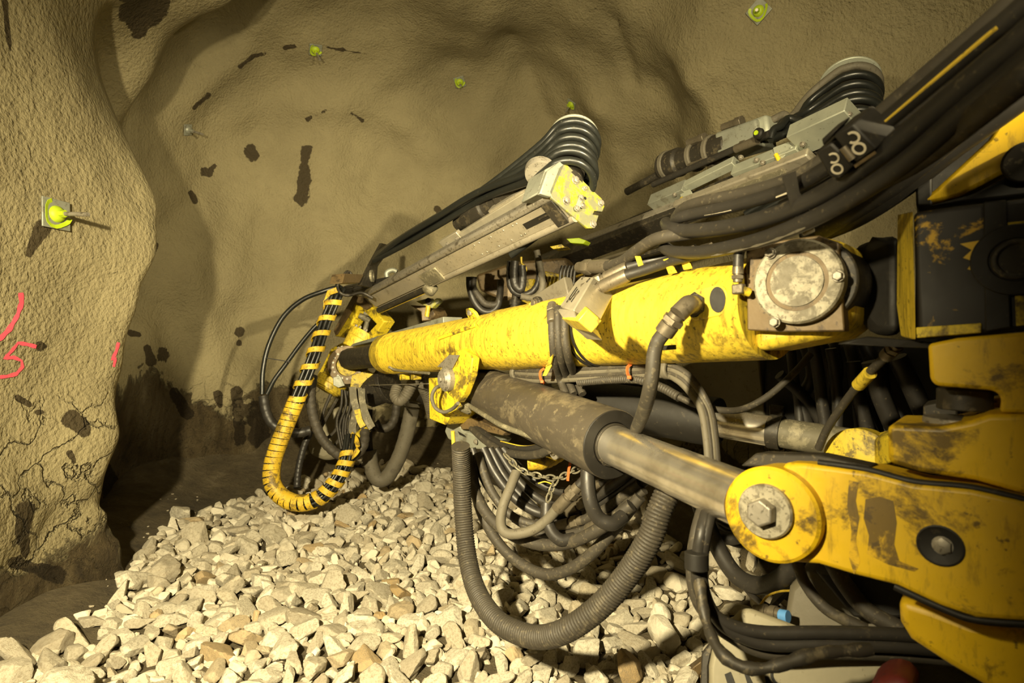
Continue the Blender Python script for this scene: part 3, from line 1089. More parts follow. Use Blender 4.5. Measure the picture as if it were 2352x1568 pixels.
for (x0, y0, x1, y1, r) in ((826, 724, 850, 738, .03), (846, 728, 838, 760, .025), (836, 718, 852, 724, .02)):
    mb.cyl(P(x0, y0, 5.78), P(x1, y1, 5.78), r, seg=12)
mb.build('inner_casting', M['dust_steel'], rot, bevel=.003)

# thin wire stretched from the swivel foot to the clevis
wire = MB().tube([P(834, 885, 5.6), P(985, 881, 4.05)], .004, 6).build('steel_wire', M['steel'])
tag(wire, 'thin taut steel wire between the swivel foot and the yellow clevis plate', 'wire')

# ---------------------------------------------------------------- valve block on the boom
vb = P(1316, 678, 2.40)
blk = thing('valve_block', tuple(vb), 'pale metal hydraulic valve block on a yellow seat on top of the boom', 'valve')
ang = math.radians(52)
vu = (UB * .95 + WB * .1).normalized()
nV = (SB * .62 + WB * .62 - UB * .30).normalized()
pq = lambda x, y, o=0.0: PL(x, y, vb + nV * o, nV)
BLB = MB().prism([pq(1337, 634), pq(1362, 636), pq(1316, 712), pq(1290, 706), pq(1272, 704), pq(1300, 668)], -nV * .11).build('body', M['block'], blk, bevel=.005)
lf = PL(1300, 715, vb + nV * .0, nV)
MB().prism([pq(1276, 706), pq(1318, 712), pq(1322, 728), pq(1294, 732)], -nV * .12).build('lower_cover', M['block'], blk, bevel=.005)
mb = MB()
for (x, y) in ((1340, 638), (1299, 670), (1306, 690), (1352, 644)):
    MB().ring(pq(x, y), nV, .006, .012, .004, 14).build('bolt_hole', M['dark'], BLB)
mb = MB()
for i, (x, y) in enumerate(((1316, 672), (1318, 676), (1321, 680))):
    mb.box(pq(x, y, .0005), (pq(x + 9, y - 13) - pq(x, y)) , (pq(x + 1.1, y + .7) - pq(x, y)) * .7, nV * .0006)
mb.build('etched_print', M['letter'], blk)
MB().prism([pq(1290, 731), pq(1326, 736), pq(1350, 708), pq(1345, 702), pq(1322, 728), pq(1296, 725)], -nV * .06).build('seat', M['yellow'], blk, bevel=.004)
# black clamped link beside it
lk0, lk1 = P(1232, 700, 2.82), P(1300, 655, 2.64)
lnk = thing('pipe_link', tuple(lk0), 'grey rubber faced link bolted in a yellow cup next to the valve block', 'link')
mb = MB()
e = (lk1 - lk0).normalized()
q = SB
q = (SB - e * SB.dot(e)).normalized()
m = e.cross(q)
out_ = [lk0 + m * (math.sin(t) * .055) - e * (math.cos(t) * .055) for t in np.linspace(-math.pi / 2, math.pi / 2, 9)]
out_ += [lk1 + m * .045, lk1 - m * .045]
MB().prism(out_, -q * .05).build('link_body', M['rubber_grey'], lnk, bevel=.006)
BSH = MB().lathe(lk0 + q * .0 + e * .02, q, [(0, .034), (.02, .034), (.022, .028)], 20).build('bush', M['dark'], lnk)
MB().bolt(lk0 + e * .02 + q * .02, q, .018, .02, 1.2).build('link_bolt', M['fitting'], BSH)
MB().prism([P(1213, 697, 2.83), P(1222, 690, 2.83), P(1228, 708, 2.82), P(1246, 720, 2.8), P(1238, 728, 2.8), P(1216, 712, 2.82)], -SB * .07).build('cup', M['yellow'], lnk, bevel=.004)

# pressure hoses with fittings leaving the block to the pivot
def pressure(pts, r, f0, label, mat='rubber'):
    t = thing('hydraulic_hose', tuple(f0[0]), label, 'hose', 'pressure hoses on top of the boom')
    hose('rubber_tube', pts, r, mat, t)
    fitting(f0[1], f0[0], r, t)
    return t
pressure([P(1440, 632, 2.16), P(1480, 620, 2.12), P(1530, 603, 2.06), P(1580, 588, 1.98), P(1660, 574, 1.98)], .021, (P(1326, 686, 2.31), P(1442, 631, 2.16)), 'lowest of the hoses screwed to the valve block, with a yellow line')
pressure([P(1440, 614, 2.26), P(1490, 600, 2.24), P(1540, 588, 2.2), P(1600, 572, 2.15)], .019, (P(1340, 662, 2.39), P(1442, 613, 2.26)), 'middle hose screwed to the valve block, under the yellow tab')
pressure([P(1395, 611, 2.45), P(1430, 600, 2.32), P(1460, 578, 2.2), P(1510, 548, 2.05), P(1580, 536, 1.95), P(1680, 522, 1.8), P(1800, 492, 1.65), P(1930, 452, 1.5), P(2090, 380, 1.3), P(2300, 220, 1.0), P(2420, 120, .95)], .024, (P(1330, 614, 2.7), P(1396, 611, 2.45)), 'long bent hose with a hexagon fitting above the valve block, sweeping up to the carrier', 'rubber_dust')
mb = MB().prism([P(1460, 588, 2.14), P(1472, 588, 2.14), P(1482, 618, 2.12), P(1472, 622, 2.12)], SB * .006)
o = mb.build('hose_bracket', M['yellow'], None, bevel=.002)
tag(o, 'small yellow bracket tying the hoses behind the valve block', 'bracket')
MB().prism([P(1566, 586, 2.12), P(1578, 584, 2.1), P(1592, 610, 2.08), P(1584, 630, 2.08), P(1572, 612, 2.1)], SB * .01).build('hose_guide', M['yellow'], boom, bevel=.003)
t = thing('pipe_union', tuple(P(1556, 592, 2.15)), 'stubby steel pipe union on the boom beside the yellow hose guide', 'fitting')
MB().lathe(P(1545, 592, 2.17), UB, [(0, .03), (.02, .036), (.05, .036), (.06, .028), (.1, .028)], 12).build('nut', M['fitting'], t)
MB().lathe(P(1572, 588, 2.1), UB, [(0, .02), (.07, .02), (.075, .027), (.12, .027)], 6).build('stem', M['fitting'], t)

# elbow hose on the side port
el = thing('elbow_hose', tuple(ports[0]), 'thick hose with a steel elbow plugged into the round port in the boom side', 'hose')
c0 = ports[0] + nS * .02
e1 = P(1580, 700, c0.y - .09)
e2 = P(1556, 722, c0.y - .10)
hose('elbow', [c0, c0.lerp(e1, .6), e1, e2], .03, 'fitting', el, seg=14)
MB().lathe(c0 - nS * .01, nS, [(0, .042), (.018, .042), (.02, .034)], 6).build('port_nut', M['dark'], el)
e3 = P(1524, 766, e2.y + .03)
fitting(e3, e2, .024, el, 'ferrule')
hose('rubber_tube', [e3, P(1510, 786, e3.y + .01), P(1502, 815, e3.y), P(1499, 850, e3.y), P(1492, 895, e3.y + .02), P(1480, 940, e3.y + .12), P(1462, 985, e3.y + .3)], .0235, 'rubber_dust', el, seg=12)

# small hose with elbow beside the cover
sh = thing('drain_hose', tuple(cv(1700, 640, .05)), 'slim black hose with a square elbow beside the round pivot cover', 'hose')
hose('rubber_tube', [cv(1790, 550, -.15), cv(1748, 552, -.02), cv(1715, 560, .04), cv(1698, 580, .05), cv(1695, 620, .05)], .016, 'rubber', sh)
fitting(cv(1695, 612, .05), cv(1694, 648, .05), .0125, sh)
MB().box(cv(1697, 664, .05), uC * .017, wC * .015, nC * .015).build('elbow', M['fitting'], sh, bevel=.004)
MB().cyl(cv(1700, 664, .05), cv(1722, 672, .03), .013).build('adaptor', M['yellow_worn'], sh)

# three hoses strapped down the side of the boom
for i, (dx, lab) in enumerate(((0, 'slim hose strapped down the boom flank, farthest from the pivot, with a ferrule'), (15, 'middle one of three hoses strapped down the boom flank below the valve block'), (32, 'hose strapped down the boom flank nearest the pivot among three'))):
    t = thing('flank_hose', tuple(on_boom(1268 + dx, 0, .2)), lab, 'hose', 'hoses strapped down the boom flank')
    pts = [on_boom(1268 + dx * .9, math.radians(34 - i * 4), .187), on_boom(1268 + dx * .9, math.radians(18), .190), on_boom(1269 + dx * .9, math.radians(-10), .195), on_boom(1274 + dx, math.radians(-40), .20), P(1286 + dx * 1.15, 868, boom_d(1280) - .07), P(1300 + dx * 1.2, 905, boom_d(1285) - .1)]
    hose('rubber_tube', pts, .019, 'rubber_dust', t)
    if i == 0:
        fitting(on_boom(1269, math.radians(8), .198), on_boom(1268, math.radians(38), .190), .019, t, 'ferrule')
        MB().prism([on_boom(1262, math.radians(-36), .222), on_boom(1272, math.radians(-30), .222), on_boom(1268, math.radians(-42), .225), on_boom(1255, math.radians(-46), .225)], SB * .006).build('yellow_tie', M['yellow'], t)

# ---------------------------------------------------------------- lift cylinder
def cyl_d(x):
    return 1 / (.27 + .00056 * (x - 1080))
cA, cB = P(1085, 884, cyl_d(1085)), P(1765, 1172, cyl_d(1765) + .02)
UC = (cB - cA).normalized()
def cyl_at(x):
    m = (x - 1176) / F
    k = (m * cA.y - cA.x) / (UC.x - m * UC.y)
    return cA + UC * k
SC_ = Vector((UC.y, -UC.x, 0)).normalized()
if SC_.dot(CAM - cA) < 0:
    SC_ = -SC_
WC = SC_.cross(UC)
if WC.z < 0:
    WC = -WC
lift = thing('lift_cylinder', tuple(cA), 'big black scuffed hydraulic cylinder with a bright chrome rod under the boom', 'hydraulic cylinder')
Lb = (cyl_at(1408) - cA).length
RB_ = .140
mb = MB().lathe(cA, UC, [(-.10, .10), (-.02, RB_ * .86), (0, RB_ * .93), (.05, RB_ * .95), (.06, RB_), (Lb - .02, RB_), (Lb, RB_ * .985), (Lb, .095), (Lb - .012, .092), (Lb - .012, .03)], 56)
mb.build('barrel', M['barrel'], lift, smooth=30)
mb = MB().ring(cA + UC * (Lb - .004), UC, .088, RB_ * .975, .008, 56)
mb.build('end_gland', M['black'], lift, bevel=.003)
MB().ring(cA + UC * (Lb + .0), UC, .079, .086, .012, 40).build('wiper_ring', M['dark'], lift, bevel=.002)
RR = .0785
MB().lathe(cA + UC * (Lb - .05), UC, [(0, RR), ((cyl_at(1552) - cA).length - Lb + .05, RR), ((cyl_at(1553) - cA).length - Lb + .05, RR + .002), ((cyl_at(1712) - cA).length - Lb + .05, RR + .002)], 48).build('rod', M['chrome'], lift, smooth=30)
# clamp collar and strap bracket near the clevis
kk = (cyl_at(1098) - cA).length
mb = MB().ring(cA + UC * (kk - .03), UC, RB_ * .97, RB_ * 1.10, .055, 48)
mb.build('clamp_collar', M['dust_steel'], lift, bevel=.004)
cs = lambda x, y, o=.15: PL(x, y, cA + SC_ * o, SC_)
MB().prism([cs(1072, 838), cs(1082, 842), cs(1042, 930), cs(1026, 926)], -SC_ * .05).build('clevis_strap', M['brown'], lift, bevel=.006)
MB().bolt(cs(1042, 896, .152), SC_, .012, .01, 1.3).build('strap_bolt', M['steel'], lift)
# grease pipe along the barrel and its banjo
pp = [cs(1042, 926, .155), cs(1058, 938, .165), cs(1078, 946, .165), cyl_at(1120) + SC_ * .155 - WC * .06, cyl_at(1180) + SC_ * .152 - WC * .07, cyl_at(1222) + SC_ * .15 - WC * .075, P(1246, 1012, cyl_d(1250) - .15), P(1258, 1030, cyl_d(1250) - .15)]
hose('barrel_pipe', pp, .0135, 'dust_steel', lift, seg=12)
bj = P(1268, 1030, cyl_d(1268) - .13)
mb = MB().lathe(bj - SC_ * .07, SC_, [(0, .045), (.05, .045), (.052, .05), (.062, .05), (.064, .03)], 24)
BNJ = mb.build('banjo', M['steel'], lift, bevel=.002)
MB().bolt(bj - SC_ * .006, SC_, .024, .024, 1.35).build('banjo_bolt', M['fitting'], BNJ)
# manifold below the clamp
mf = P(1075, 985, cyl_d(1090) - .06)
man = thing('junction_block', tuple(mf), 'grey bent sheet metal guard with hose manifold under the black cylinder end', 'manifold')
ms = lambda x, y, o=0.0: PL(x, y, mf + SC_ * o, (SC_ * .9 + Vector((0, -.4, 0))).normalized())
MB().prism([ms(1046, 940), ms(1052, 972), ms(1062, 988), ms(1130, 1012), ms(1110, 1032), ms(1072, 1030), ms(1028, 1008), ms(1020, 990), ms(1028, 968)], -SC_ * .12 + Vector((.02, .05, 0))).build('guard', M['galv'], man, bevel=.012, seg=3)
MB().prism([ms(1050, 958, .02), ms(1068, 962, .02), ms(1090, 960, .02), ms(1160, 992, .02), ms(1154, 1000, .02), ms(1128, 994, .02), ms(1096, 986, .02), ms(1060, 986, .02)], -SC_ * .05).build('comb_plate', M['brown'], man, bevel=.004)
MB().bolt(ms(1094, 1014, .012), SC_, .014, .014, 1.3).build('guard_bolt', M['steel'], man)
MB().prism([ms(1052, 990, .003), ms(1066, 998, .003), ms(1071, 1004, .003), ms(1056, 998, .003)], SC_ * .002).build('slot', M['black'], man)
for i, (dy, lab) in enumerate(((0, 'front one of two curved hoses from the manifold to the cylinder banjo'), (-14, 'rear yellow lined hose curving from the manifold behind the cylinder banjo'))):
    t = thing('manifold_hose', tuple(P(1080, 985 + dy, 2.6)), lab, 'hose', 'hoses between manifold and cylinder')
    hose('rubber_tube', [P(1084, 984 + dy, cyl_d(1090) - .10 + .05 * i), P(1110, 1008 + dy, cyl_d(1110) - .14 + .07 * i), P(1150, 1034 + dy, cyl_d(1140) - .15 + .09 * i), P(1200, 1045 + dy, cyl_d(1190) - .14 + .1 * i), P(1240, 1042 + dy, cyl_d(1240) - .12 + .1 * i), P(1266, 1030 + dy, cyl_d(1266) - .12 + .1 * i)], .021, 'rubber_dust' if i == 0 else 'rubber', t, seg=12)
    if i:
        hose('yellow_line', [P(1150, 1034 + dy - 7, cyl_d(1140) - .078), P(1200, 1045 + dy - 7, cyl_d(1190) - .062), P(1240, 1042 + dy - 7, cyl_d(1240) - .042)], .0035, 'yellow_line', t, seg=6)
t = thing('grease_hose', tuple(P(1010, 915, 3.5)), 'thin round loop of hose in front of the yellow clevis plate', 'hose')
hose('rubber_tube', [P(1016, 884, 3.42), P(1000, 892, 3.38), P(992, 912, 3.38), P(1000, 936, 3.38), P(1020, 946, 3.36), P(1040, 938, 3.3), P(1052, 926, 3.2)], .011, 'rubber_grey', t)

# ---------------------------------------------------------------- lever and carrier bracket in front of the lens
nL = Vector((-.72, -.69, .06)).normalized()
ey = P(1788, 1176, 1.50)
lv = thing('lift_lever', tuple(ey), 'yellow scuffed lever holding the chrome rod eye with a big hexagon pin bolt', 'lever')
lq = lambda x, y, o=0.0: PL(x, y, ey + nL * o, nL)
re_ = (lq(1895, 1176) - lq(1680, 1176)).length / 2
ec = (lq(1895, 1176) + lq(1680, 1176)) / 2
MB().prism([lq(1800, 1062), lq(1850, 1064), lq(1990, 1082), lq(2100, 1110), lq(2230, 1122), lq(2380, 1155), lq(2380, 1430), lq(2240, 1420), lq(2160, 1392), lq(2060, 1345), lq(1960, 1320), lq(1880, 1296), lq(1800, 1290), lq(1750, 1200)], -nL * .20).build('arm', M['yellow_dimlit'], lv, bevel=.012, seg=3)
MB().lathe(ec - nL * .19, nL, [(0, re_), (.19, re_), (.222, re_), (.228, re_ - .008), (.228, .03)], 64).build('eye', M['yellow_dimlit'], lv, smooth=30)
pc = lq(1762, 1172, .035)
rp = (lq(1822, 1172) - lq(1706, 1172)).length / 2
PCV = MB().lathe(pc - nL * .01, nL, [(0, rp * 1.03), (.026, rp * 1.03), (.032, rp * .97), (.032, rp * .3)], 48).build('pin_cover', M['cover'], lv, smooth=30)
MB().lathe(pc + nL * .02, nL, [(0, .036), (.030, .036), (.034, .031)], 6).build('pin_bolt', M['steel'], PCV, bevel=.002)
MB().lathe(lq(2160, 1252, -.002), nL, [(0, .044), (.005, .044), (.006, .041), (.004, .038), (.004, .003)], 32).build('side_hole', M['black'], lv)
MB().bolt(lq(2165, 1252, .0), nL, .018, .012, 1.1).build('side_screw', M['steel'], lv)
# worn rectangular patch on the arm
mb = MB()
for blob in ([(1950, 1102), (1972, 1108), (1966, 1150), (1974, 1190), (1966, 1240), (1976, 1290), (1962, 1318), (1950, 1280), (1956, 1220), (1946, 1160)],
             [(1988, 1146), (2020, 1140), (2052, 1150), (2060, 1200), (2054, 1250), (2066, 1288), (2110, 1306), (2100, 1312), (2040, 1296), (1992, 1272), (1996, 1230), (1984, 1190)]):
    mb.prism([lq(x, y) for x, y in blob], nL * .0009)
mb.build('grease_smear', M['yellow_dirty'], lv, smooth=0)
# black strips standing for the dark, greasy gaps along both edges
hose('edge_gap_strip', [lq(1880, 1062, -.015), lq(1990, 1078, -.012), lq(2100, 1106, -.012), lq(2230, 1119, -.012), lq(2370, 1151, -.012)], .008, 'black', lv)
hose('lower_gap_strip', [lq(2055, 1346, -.015), lq(2160, 1394, -.015), lq(2240, 1422, -.015), lq(2380, 1434, -.015)], .009, 'black', lv)
MB().prism([lq(1700, 1070, -.07), lq(1735, 1040, -.07), lq(1880, 1044, -.07), lq(2000, 1070, -.07), lq(1990, 1090, -.07), lq(1800, 1075, -.07)], -nL * .08).build('rear_cheek', M['dark'], lv, bevel=.006)

br = thing('fork_bracket', tuple(P(2210, 860, 1.3)), 'yellow forked carrier bracket with cast lugs above and below the lever', 'bracket')
nB = Vector((-.66, -.75, 0)).normalized()
b0 = P(2200, 860, 1.28)
bq = lambda x, y, o=0.0: PL(x, y, b0 + nB * o, nB)
MB().prism([bq(2131, 790), bq(2200, 776), bq(2400, 758), bq(2400, 950), bq(2296, 948), bq(2300, 912), bq(2284, 897), bq(2150, 886), bq(2136, 872)], -nB * .22).build('upper_lug', M['yellow_dimlit'], br, bevel=.012, seg=3)
MB().prism([bq(2038, 976), bq(2160, 980), bq(2230, 966), bq(2270, 952), bq(2400, 950), bq(2400, 1150), bq(2240, 1104), bq(2110, 1084), bq(2040, 1062)], -nB * .26).build('middle_lug', M['yellow_dimlit'], br, bevel=.012, seg=3)
MB().prism([bq(2062, 1375, -.06), bq(2140, 1398, -.06), bq(2230, 1432, -.06), bq(2420, 1460, -.06), bq(2420, 1640, -.06), bq(2300, 1600, -.06), bq(2180, 1530, -.06), bq(2090, 1470, -.06), bq(2066, 1430, -.06)], -nB * .24).build('lower_lug', M['yellow_dimlit'], br, bevel=.02, seg=3)
MB().cyl(bq(2200, 958, -.12), bq(2200, 968, -.12) + Vector((0, 0, -.06)), .07, seg=32).build('lug_washer', M['steel'], br, bevel=.003)
MB().cyl(P(2215, 940, 1.38) , P(2215, 892, 1.38), .055, seg=28).build('pivot_bolt', M['dark'], br, bevel=.003)
MB().prism([bq(2244, 945, -.2), bq(2262, 945, -.2), bq(2262, 920, -.2), bq(2300, 912, -.2), bq(2300, 950, -.2)], -nB * .1).build('lock_tab', M['yellow_worn'], br, bevel=.004)

# king post block at the pivot
kp = thing('pivot_block', tuple(P(2200, 620, 1.2)), 'square pivot block with black scraped paint over yellow beside the round cover', 'pivot block')
nK = Vector((-.62, -.78, 0)).normalized()
k0 = P(2100, 630, 1.36)
kq = lambda x, y, o=0.0: PL(x, y, k0 + nK * o, nK)
MB().prism([kq(2098, 486), kq(2180, 474), kq(2420, 446), kq(2420, 752), kq(2300, 764), kq(2106, 778)], -nK * .3).build('block_body', M['yellow_black'], kp, bevel=.012, seg=3)
dl = PL(2066, 494, k0 - Vector((.0, -.10, 0)), Vector((-.8, -.6, 0)).normalized())
MB().prism([kq(2097, 484, .004), kq(2103, 780, .004), P(2070, 772, 1.50), P(2060, 700, 1.52), P(2062, 492, 1.52)], Vector((.02, .03, 0))).build('edge_plate', M['yellow'], kp, bevel=.006)
MB().prism([kq(2258, 466, .004), kq(2312, 460, .004), kq(2322, 752, .004), kq(2262, 762, .004)], nK * .008).build('cross_strap', M['black'], kp, bevel=.003)
MB().prism([kq(2104, 752, .003), kq(2254, 742, .003), kq(2254, 764, .003), kq(2106, 776, .003)], nK * .004).build('lower_edge', M['yellow_worn'], kp, bevel=.002)
MB().prism([kq(2312, 512, .003), kq(2420, 500, .003), kq(2420, 540, .003), kq(2314, 540, .003)], nK * .003).build('paint_patch', M['yellow_worn'], kp)
MB().prism([kq(2205, 560, .003), kq(2250, 552, .003), kq(2252, 640, .003), kq(2240, 622, .003), kq(2222, 618, .003), kq(2236, 600, .003), kq(2212, 592, .003), kq(2232, 574, .003)], nK * .001).build('paint_patch', M['yellow_dimlit'], kp)
MB().prism([kq(2330, 655, .003), kq(2420, 650, .003), kq(2420, 740, .003), kq(2334, 748, .003)], nK * .003).build('paint_patch', M['yellow_worn'], kp)
MB().ring(kq(2332, 597, .004), nK, .045, .078, .012, 40).build('pin_collar', M['black'], kp, bevel=.003)
MB().lathe(kq(2336, 597, .0), nK, [(0, .046), (.014, .046), (.018, .041), (.018, .034), (.014, .033), (.014, .005)], 36).build('pin_end', M['dark'], kp, bevel=.002)
MB().prism([cv(1990, 772, -.02), cv(2100, 782, -.02), P(2140, 790, 1.32), P(2140, 800, 1.32), cv(2050, 796, -.02), cv(1920, 790, -.02)], -nC * .2).build('grease_ledge', M['black'], kp, bevel=.01)
MB().prism([P(1960, 560, 1.72), P(2020, 545, 1.66), P(2062, 530, 1.6), P(2066, 770, 1.56), P(2000, 770, 1.64), P(1950, 700, 1.74)], Vector((.12, .16, 0))).build('knuckle', M['black'], kp, bevel=.03, seg=3)  # black partly stands for the shadow beside the round cover

# upper carrier arm (yellow, top right)
ua = thing('slanting_girder', tuple(P(2250, 380, 1.3)), 'slanting yellow carrier girder rising behind the big hose bundle', 'girder')
nA_ = Vector((-.6, -.8, 0)).normalized()
a0 = P(2260, 380, 1.5)
aq = lambda x, y, o=0.0: PL(x, y, a0 + nA_ * o, nA_)
MB().prism([aq(2118, 455), aq(2150, 432), aq(2270, 320), aq(2380, 150), aq(2420, 60), aq(2420, 345), aq(2300, 400), aq(2200, 452), aq(2124, 470)], -nA_ * .2).build('arm_plate', M['yellow_dimlit'], ua, bevel=.012)
MB().cyl(aq(2358, 372, .0), aq(2358, 372, .06), .05, seg=28).build('arm_bolt', M['dark'], ua, bevel=.006)
MB().prism([aq(2100, 330), aq(2140, 330), aq(2142, 470), aq(2104, 474)], -nA_ * .15).build('arm_web', M['black'], ua, bevel=.006)
MB().prism([aq(2126, 474, .02), aq(2230, 446, .02), aq(2420, 352, .02), aq(2420, 440, .02), aq(2230, 462, .02)], -nA_ * .2).build('arm_underside', M['black'], ua, bevel=.006)
# ---------------------------------------------------------------- drilling feeds
def feed_axes(pA, pB, roll, d0):
    u = (pB - pA).normalized()               # from the rear end to the front
    v = Vector((-u.y, u.x, 0)).normalized() * -1
    if v.x < 0:
        v = -v
    w = v.cross(u)
    if w.z < 0:
        w = -w
    e1 = (v * math.cos(roll) - w * math.sin(roll)).normalized()
    e2 = (v * math.sin(roll) + w * math.cos(roll)).normalized()
    return u, v, w, e1, e2

def f1d(x):
    return 1 / (.187 + .000302 * (x - 850))
F1A = P(1292, 470, f1d(1292))
F1B = P(853, 690, f1d(853))
u1, v1, w1, e11, e12 = feed_axes(F1A, F1B, math.radians(43), 0)
L1 = (F1B - F1A).length
feed = thing('drill_feed', tuple(F1A), 'aluminium drill feed beam with a lime yellow rear end plate, nearer of two', 'drill feed', 'rolled over drill feeds')
def fp(k, a, b):
    """point in the feed frame: k along from the rear end, a to the lower side, b to the far upper side"""
    return F1A + u1 * k + e11 * a + e12 * b
def bar(k0, k1, a0, a1, b0, b1):
    c = fp((k0 + k1) / 2, (a0 + a1) / 2, (b0 + b1) / 2)
    return c, u1 * (k1 - k0) / 2, e11 * (a1 - a0) / 2, e12 * (b1 - b0) / 2
MB().box(*bar(.0, L1, -.055, .075, -.02, .02)).build('beam_web', M['alu'], feed, bevel=.006)
MB().box(*bar(.0, L1, -.105, -.055, -.035, .05)).build('upper_rail', M['steel'], feed, bevel=.018, seg=3)
mb = MB()
mb.cyl(fp(-.02, .098, -.008), fp(L1 * .60, .098, -.008), .024, seg=16)
mb.build('lower_rail', M['alu'], feed)
MB().cyl(fp(L1 * .62, .115, -.01), fp(L1 + .02, .115, -.01), .027, seg=16).build('feed_cylinder_rod', M['dark'], feed)
MB().cyl(fp(L1 * .62, .098, .02), fp(L1 + .0, .098, .02), .03, seg=16).build('feed_cylinder', M['alu'], feed)
MB().box(*bar(L1 * .66, L1, .135, .147, -.02, -.01)).build('yellow_edge', M['yellow_line'], feed)
MB().box(*bar(.04, .34, -.01, .03, -.0225, -.019)).build('slot', M['black'], feed)
MB().box(*bar(.05, .2, .0, .012, -.026, -.0205)).build('slot_bar', M['dark'], feed, bevel=.002)
mb = MB()
for k in (.38, .42, .52, .66, .8, .86):
    for a in (-.03, .05):
        mb.lathe(fp(k, a, -.0195), -e12, [(0, .007), (.004, .006)], 8)
mb.build('rivet', M['steel'], feed)
MB().box(*bar(.02, L1 * .98, -.056, -.052, -.0215, -.0185)).build('rail_gap', M['dark'], feed)
# mid support clamp
mb = MB()
mb.box(*bar(L1 * .52, L1 * .62, -.02, .10, -.035, -.02))
mb.lathe(fp(L1 * .63, .125, -.03), -e12, [(-.05, .055), (.02, .055), (.03, .04), (.032, .01)], 24)
mb.build('rail_clamp', M['dust_steel'], feed, bevel=.006)
# rear end plate with its bent flange
ep = fp(-.03, 0, 0)
eq = lambda x, y, o=0.0: PL(x, y, ep - u1 * o, u1)
EPL = MB().prism([eq(1298, 372), eq(1344, 419), eq(1383, 456), eq(1389, 474), eq(1384, 486), eq(1366, 484), eq(1362, 492), eq(1376, 494), eq(1366, 524), eq(1350, 524), eq(1268, 455), eq(1262, 440), eq(1284, 384)], u1 * .018).build('end_plate', M['lime'], feed, bevel=.004)
MB().prism([eq(1286, 370), eq(1300, 373), eq(1266, 452), eq(1240, 444), eq(1258, 392)], u1 * .03).build('plate_flange', M['galv'], feed, bevel=.006)
MB().prism([eq(1286, 370, -.02), eq(1296, 372, -.02), eq(1266, 446, -.02), eq(1236, 444, -.02), eq(1254, 388, -.02)], u1 * .16).build('flange_side', M['galv'], feed, bevel=.01)
for (x, y, r) in ((1321, 414, .02), (1341, 433, .012), (1300, 461, .02), (1379, 467, .017), (1361, 515, .018)):
    MB().bolt(eq(x, y), -u1, r, .018, 1.25).build('plate_bolt', M['steel'], EPL, bevel=.0015)
MB().prism([eq(1330, 447, .0), eq(1338, 450), eq(1328, 486), eq(1318, 482)], -u1 * .01).build('lock_plate', M['galv'], feed, bevel=.002)
for (x, y) in ((1337, 472), (1324, 479), (1334, 454)):
    MB().bolt(eq(x, y, .01), -u1, .014, .014, 1.2).build('lock_bolt', M['steel'], EPL, bevel=.0015)
MB().lathe(eq(1344, 455, .0005), -u1, [(0, .009), (.0008, .009)], 16).build('plate_hole', M['black'], feed)
# cradle slide, hoses running along the beam, rock drill behind
MB().box(fp(.06, .02, .0), u1 * .05, e11 * .08, e12 * .035).build('end_block', M['dark'], feed, bevel=.006)
def seg_px(x0, y0, x1, y1, lift=0.0):
    return P(x0, y0, f1d(x0) + lift), P(x1, y1, f1d(x1) + lift)
a, b = seg_px(1024, 563, 1215, 446, .06)
sd = (b - a).normalized()
MB().box((a + b) / 2, (b - a) / 2, e11 * .028, e12 * .02).build('cradle_slide', M['block'], feed, bevel=.005)
a, b = seg_px(1138, 490, 1250, 425, .12)
MB().box((a + b) / 2, (b - a) / 2, e11 * .05, e12 * .04).build('cradle_plate', M['alu'], feed, bevel=.006)
a, b = seg_px(1020, 563, 1060, 540, .05)
MB().box((a + b) / 2, (b - a) / 2, e11 * .045, e12 * .02).build('slide_block', M['block'], feed, bevel=.005)
for (x, y) in ((1030, 560), (1052, 548)):
    MB().bolt(P(x, y, f1d(x) + .0), -e12, .016, .02, 1.2).build('slide_bolt', M['steel'], feed)
drill1 = thing('rock_drill', tuple(P(1150, 470, 4.0)), 'dark rock drill cradled between the hoses and the nearer feed beam', 'rock drill')
a, b = P(1052, 515, 4.15), P(1236, 405, 3.5)
dd = (b - a)
MB().lathe(a, dd, [(0, .05), (.1, .06), (.15, .085), (.34, .09), (.36, .075), (.5, .075), (.52, .095), (dd.length, .095)], 20).build('drill_body', M['dark'], drill1, bevel=.004)
MB().lathe(P(1190, 432, 3.65), dd, [(0, .06), (.02, .085), (.16, .085), (.18, .06)], 20).build('accumulator', M['black'], drill1)
MB().box(P(1140, 462, 3.85), dd.normalized() * .08, w1 * .07, v1 * .06).build('valve_box', M['rubber_grey'], drill1, bevel=.008)
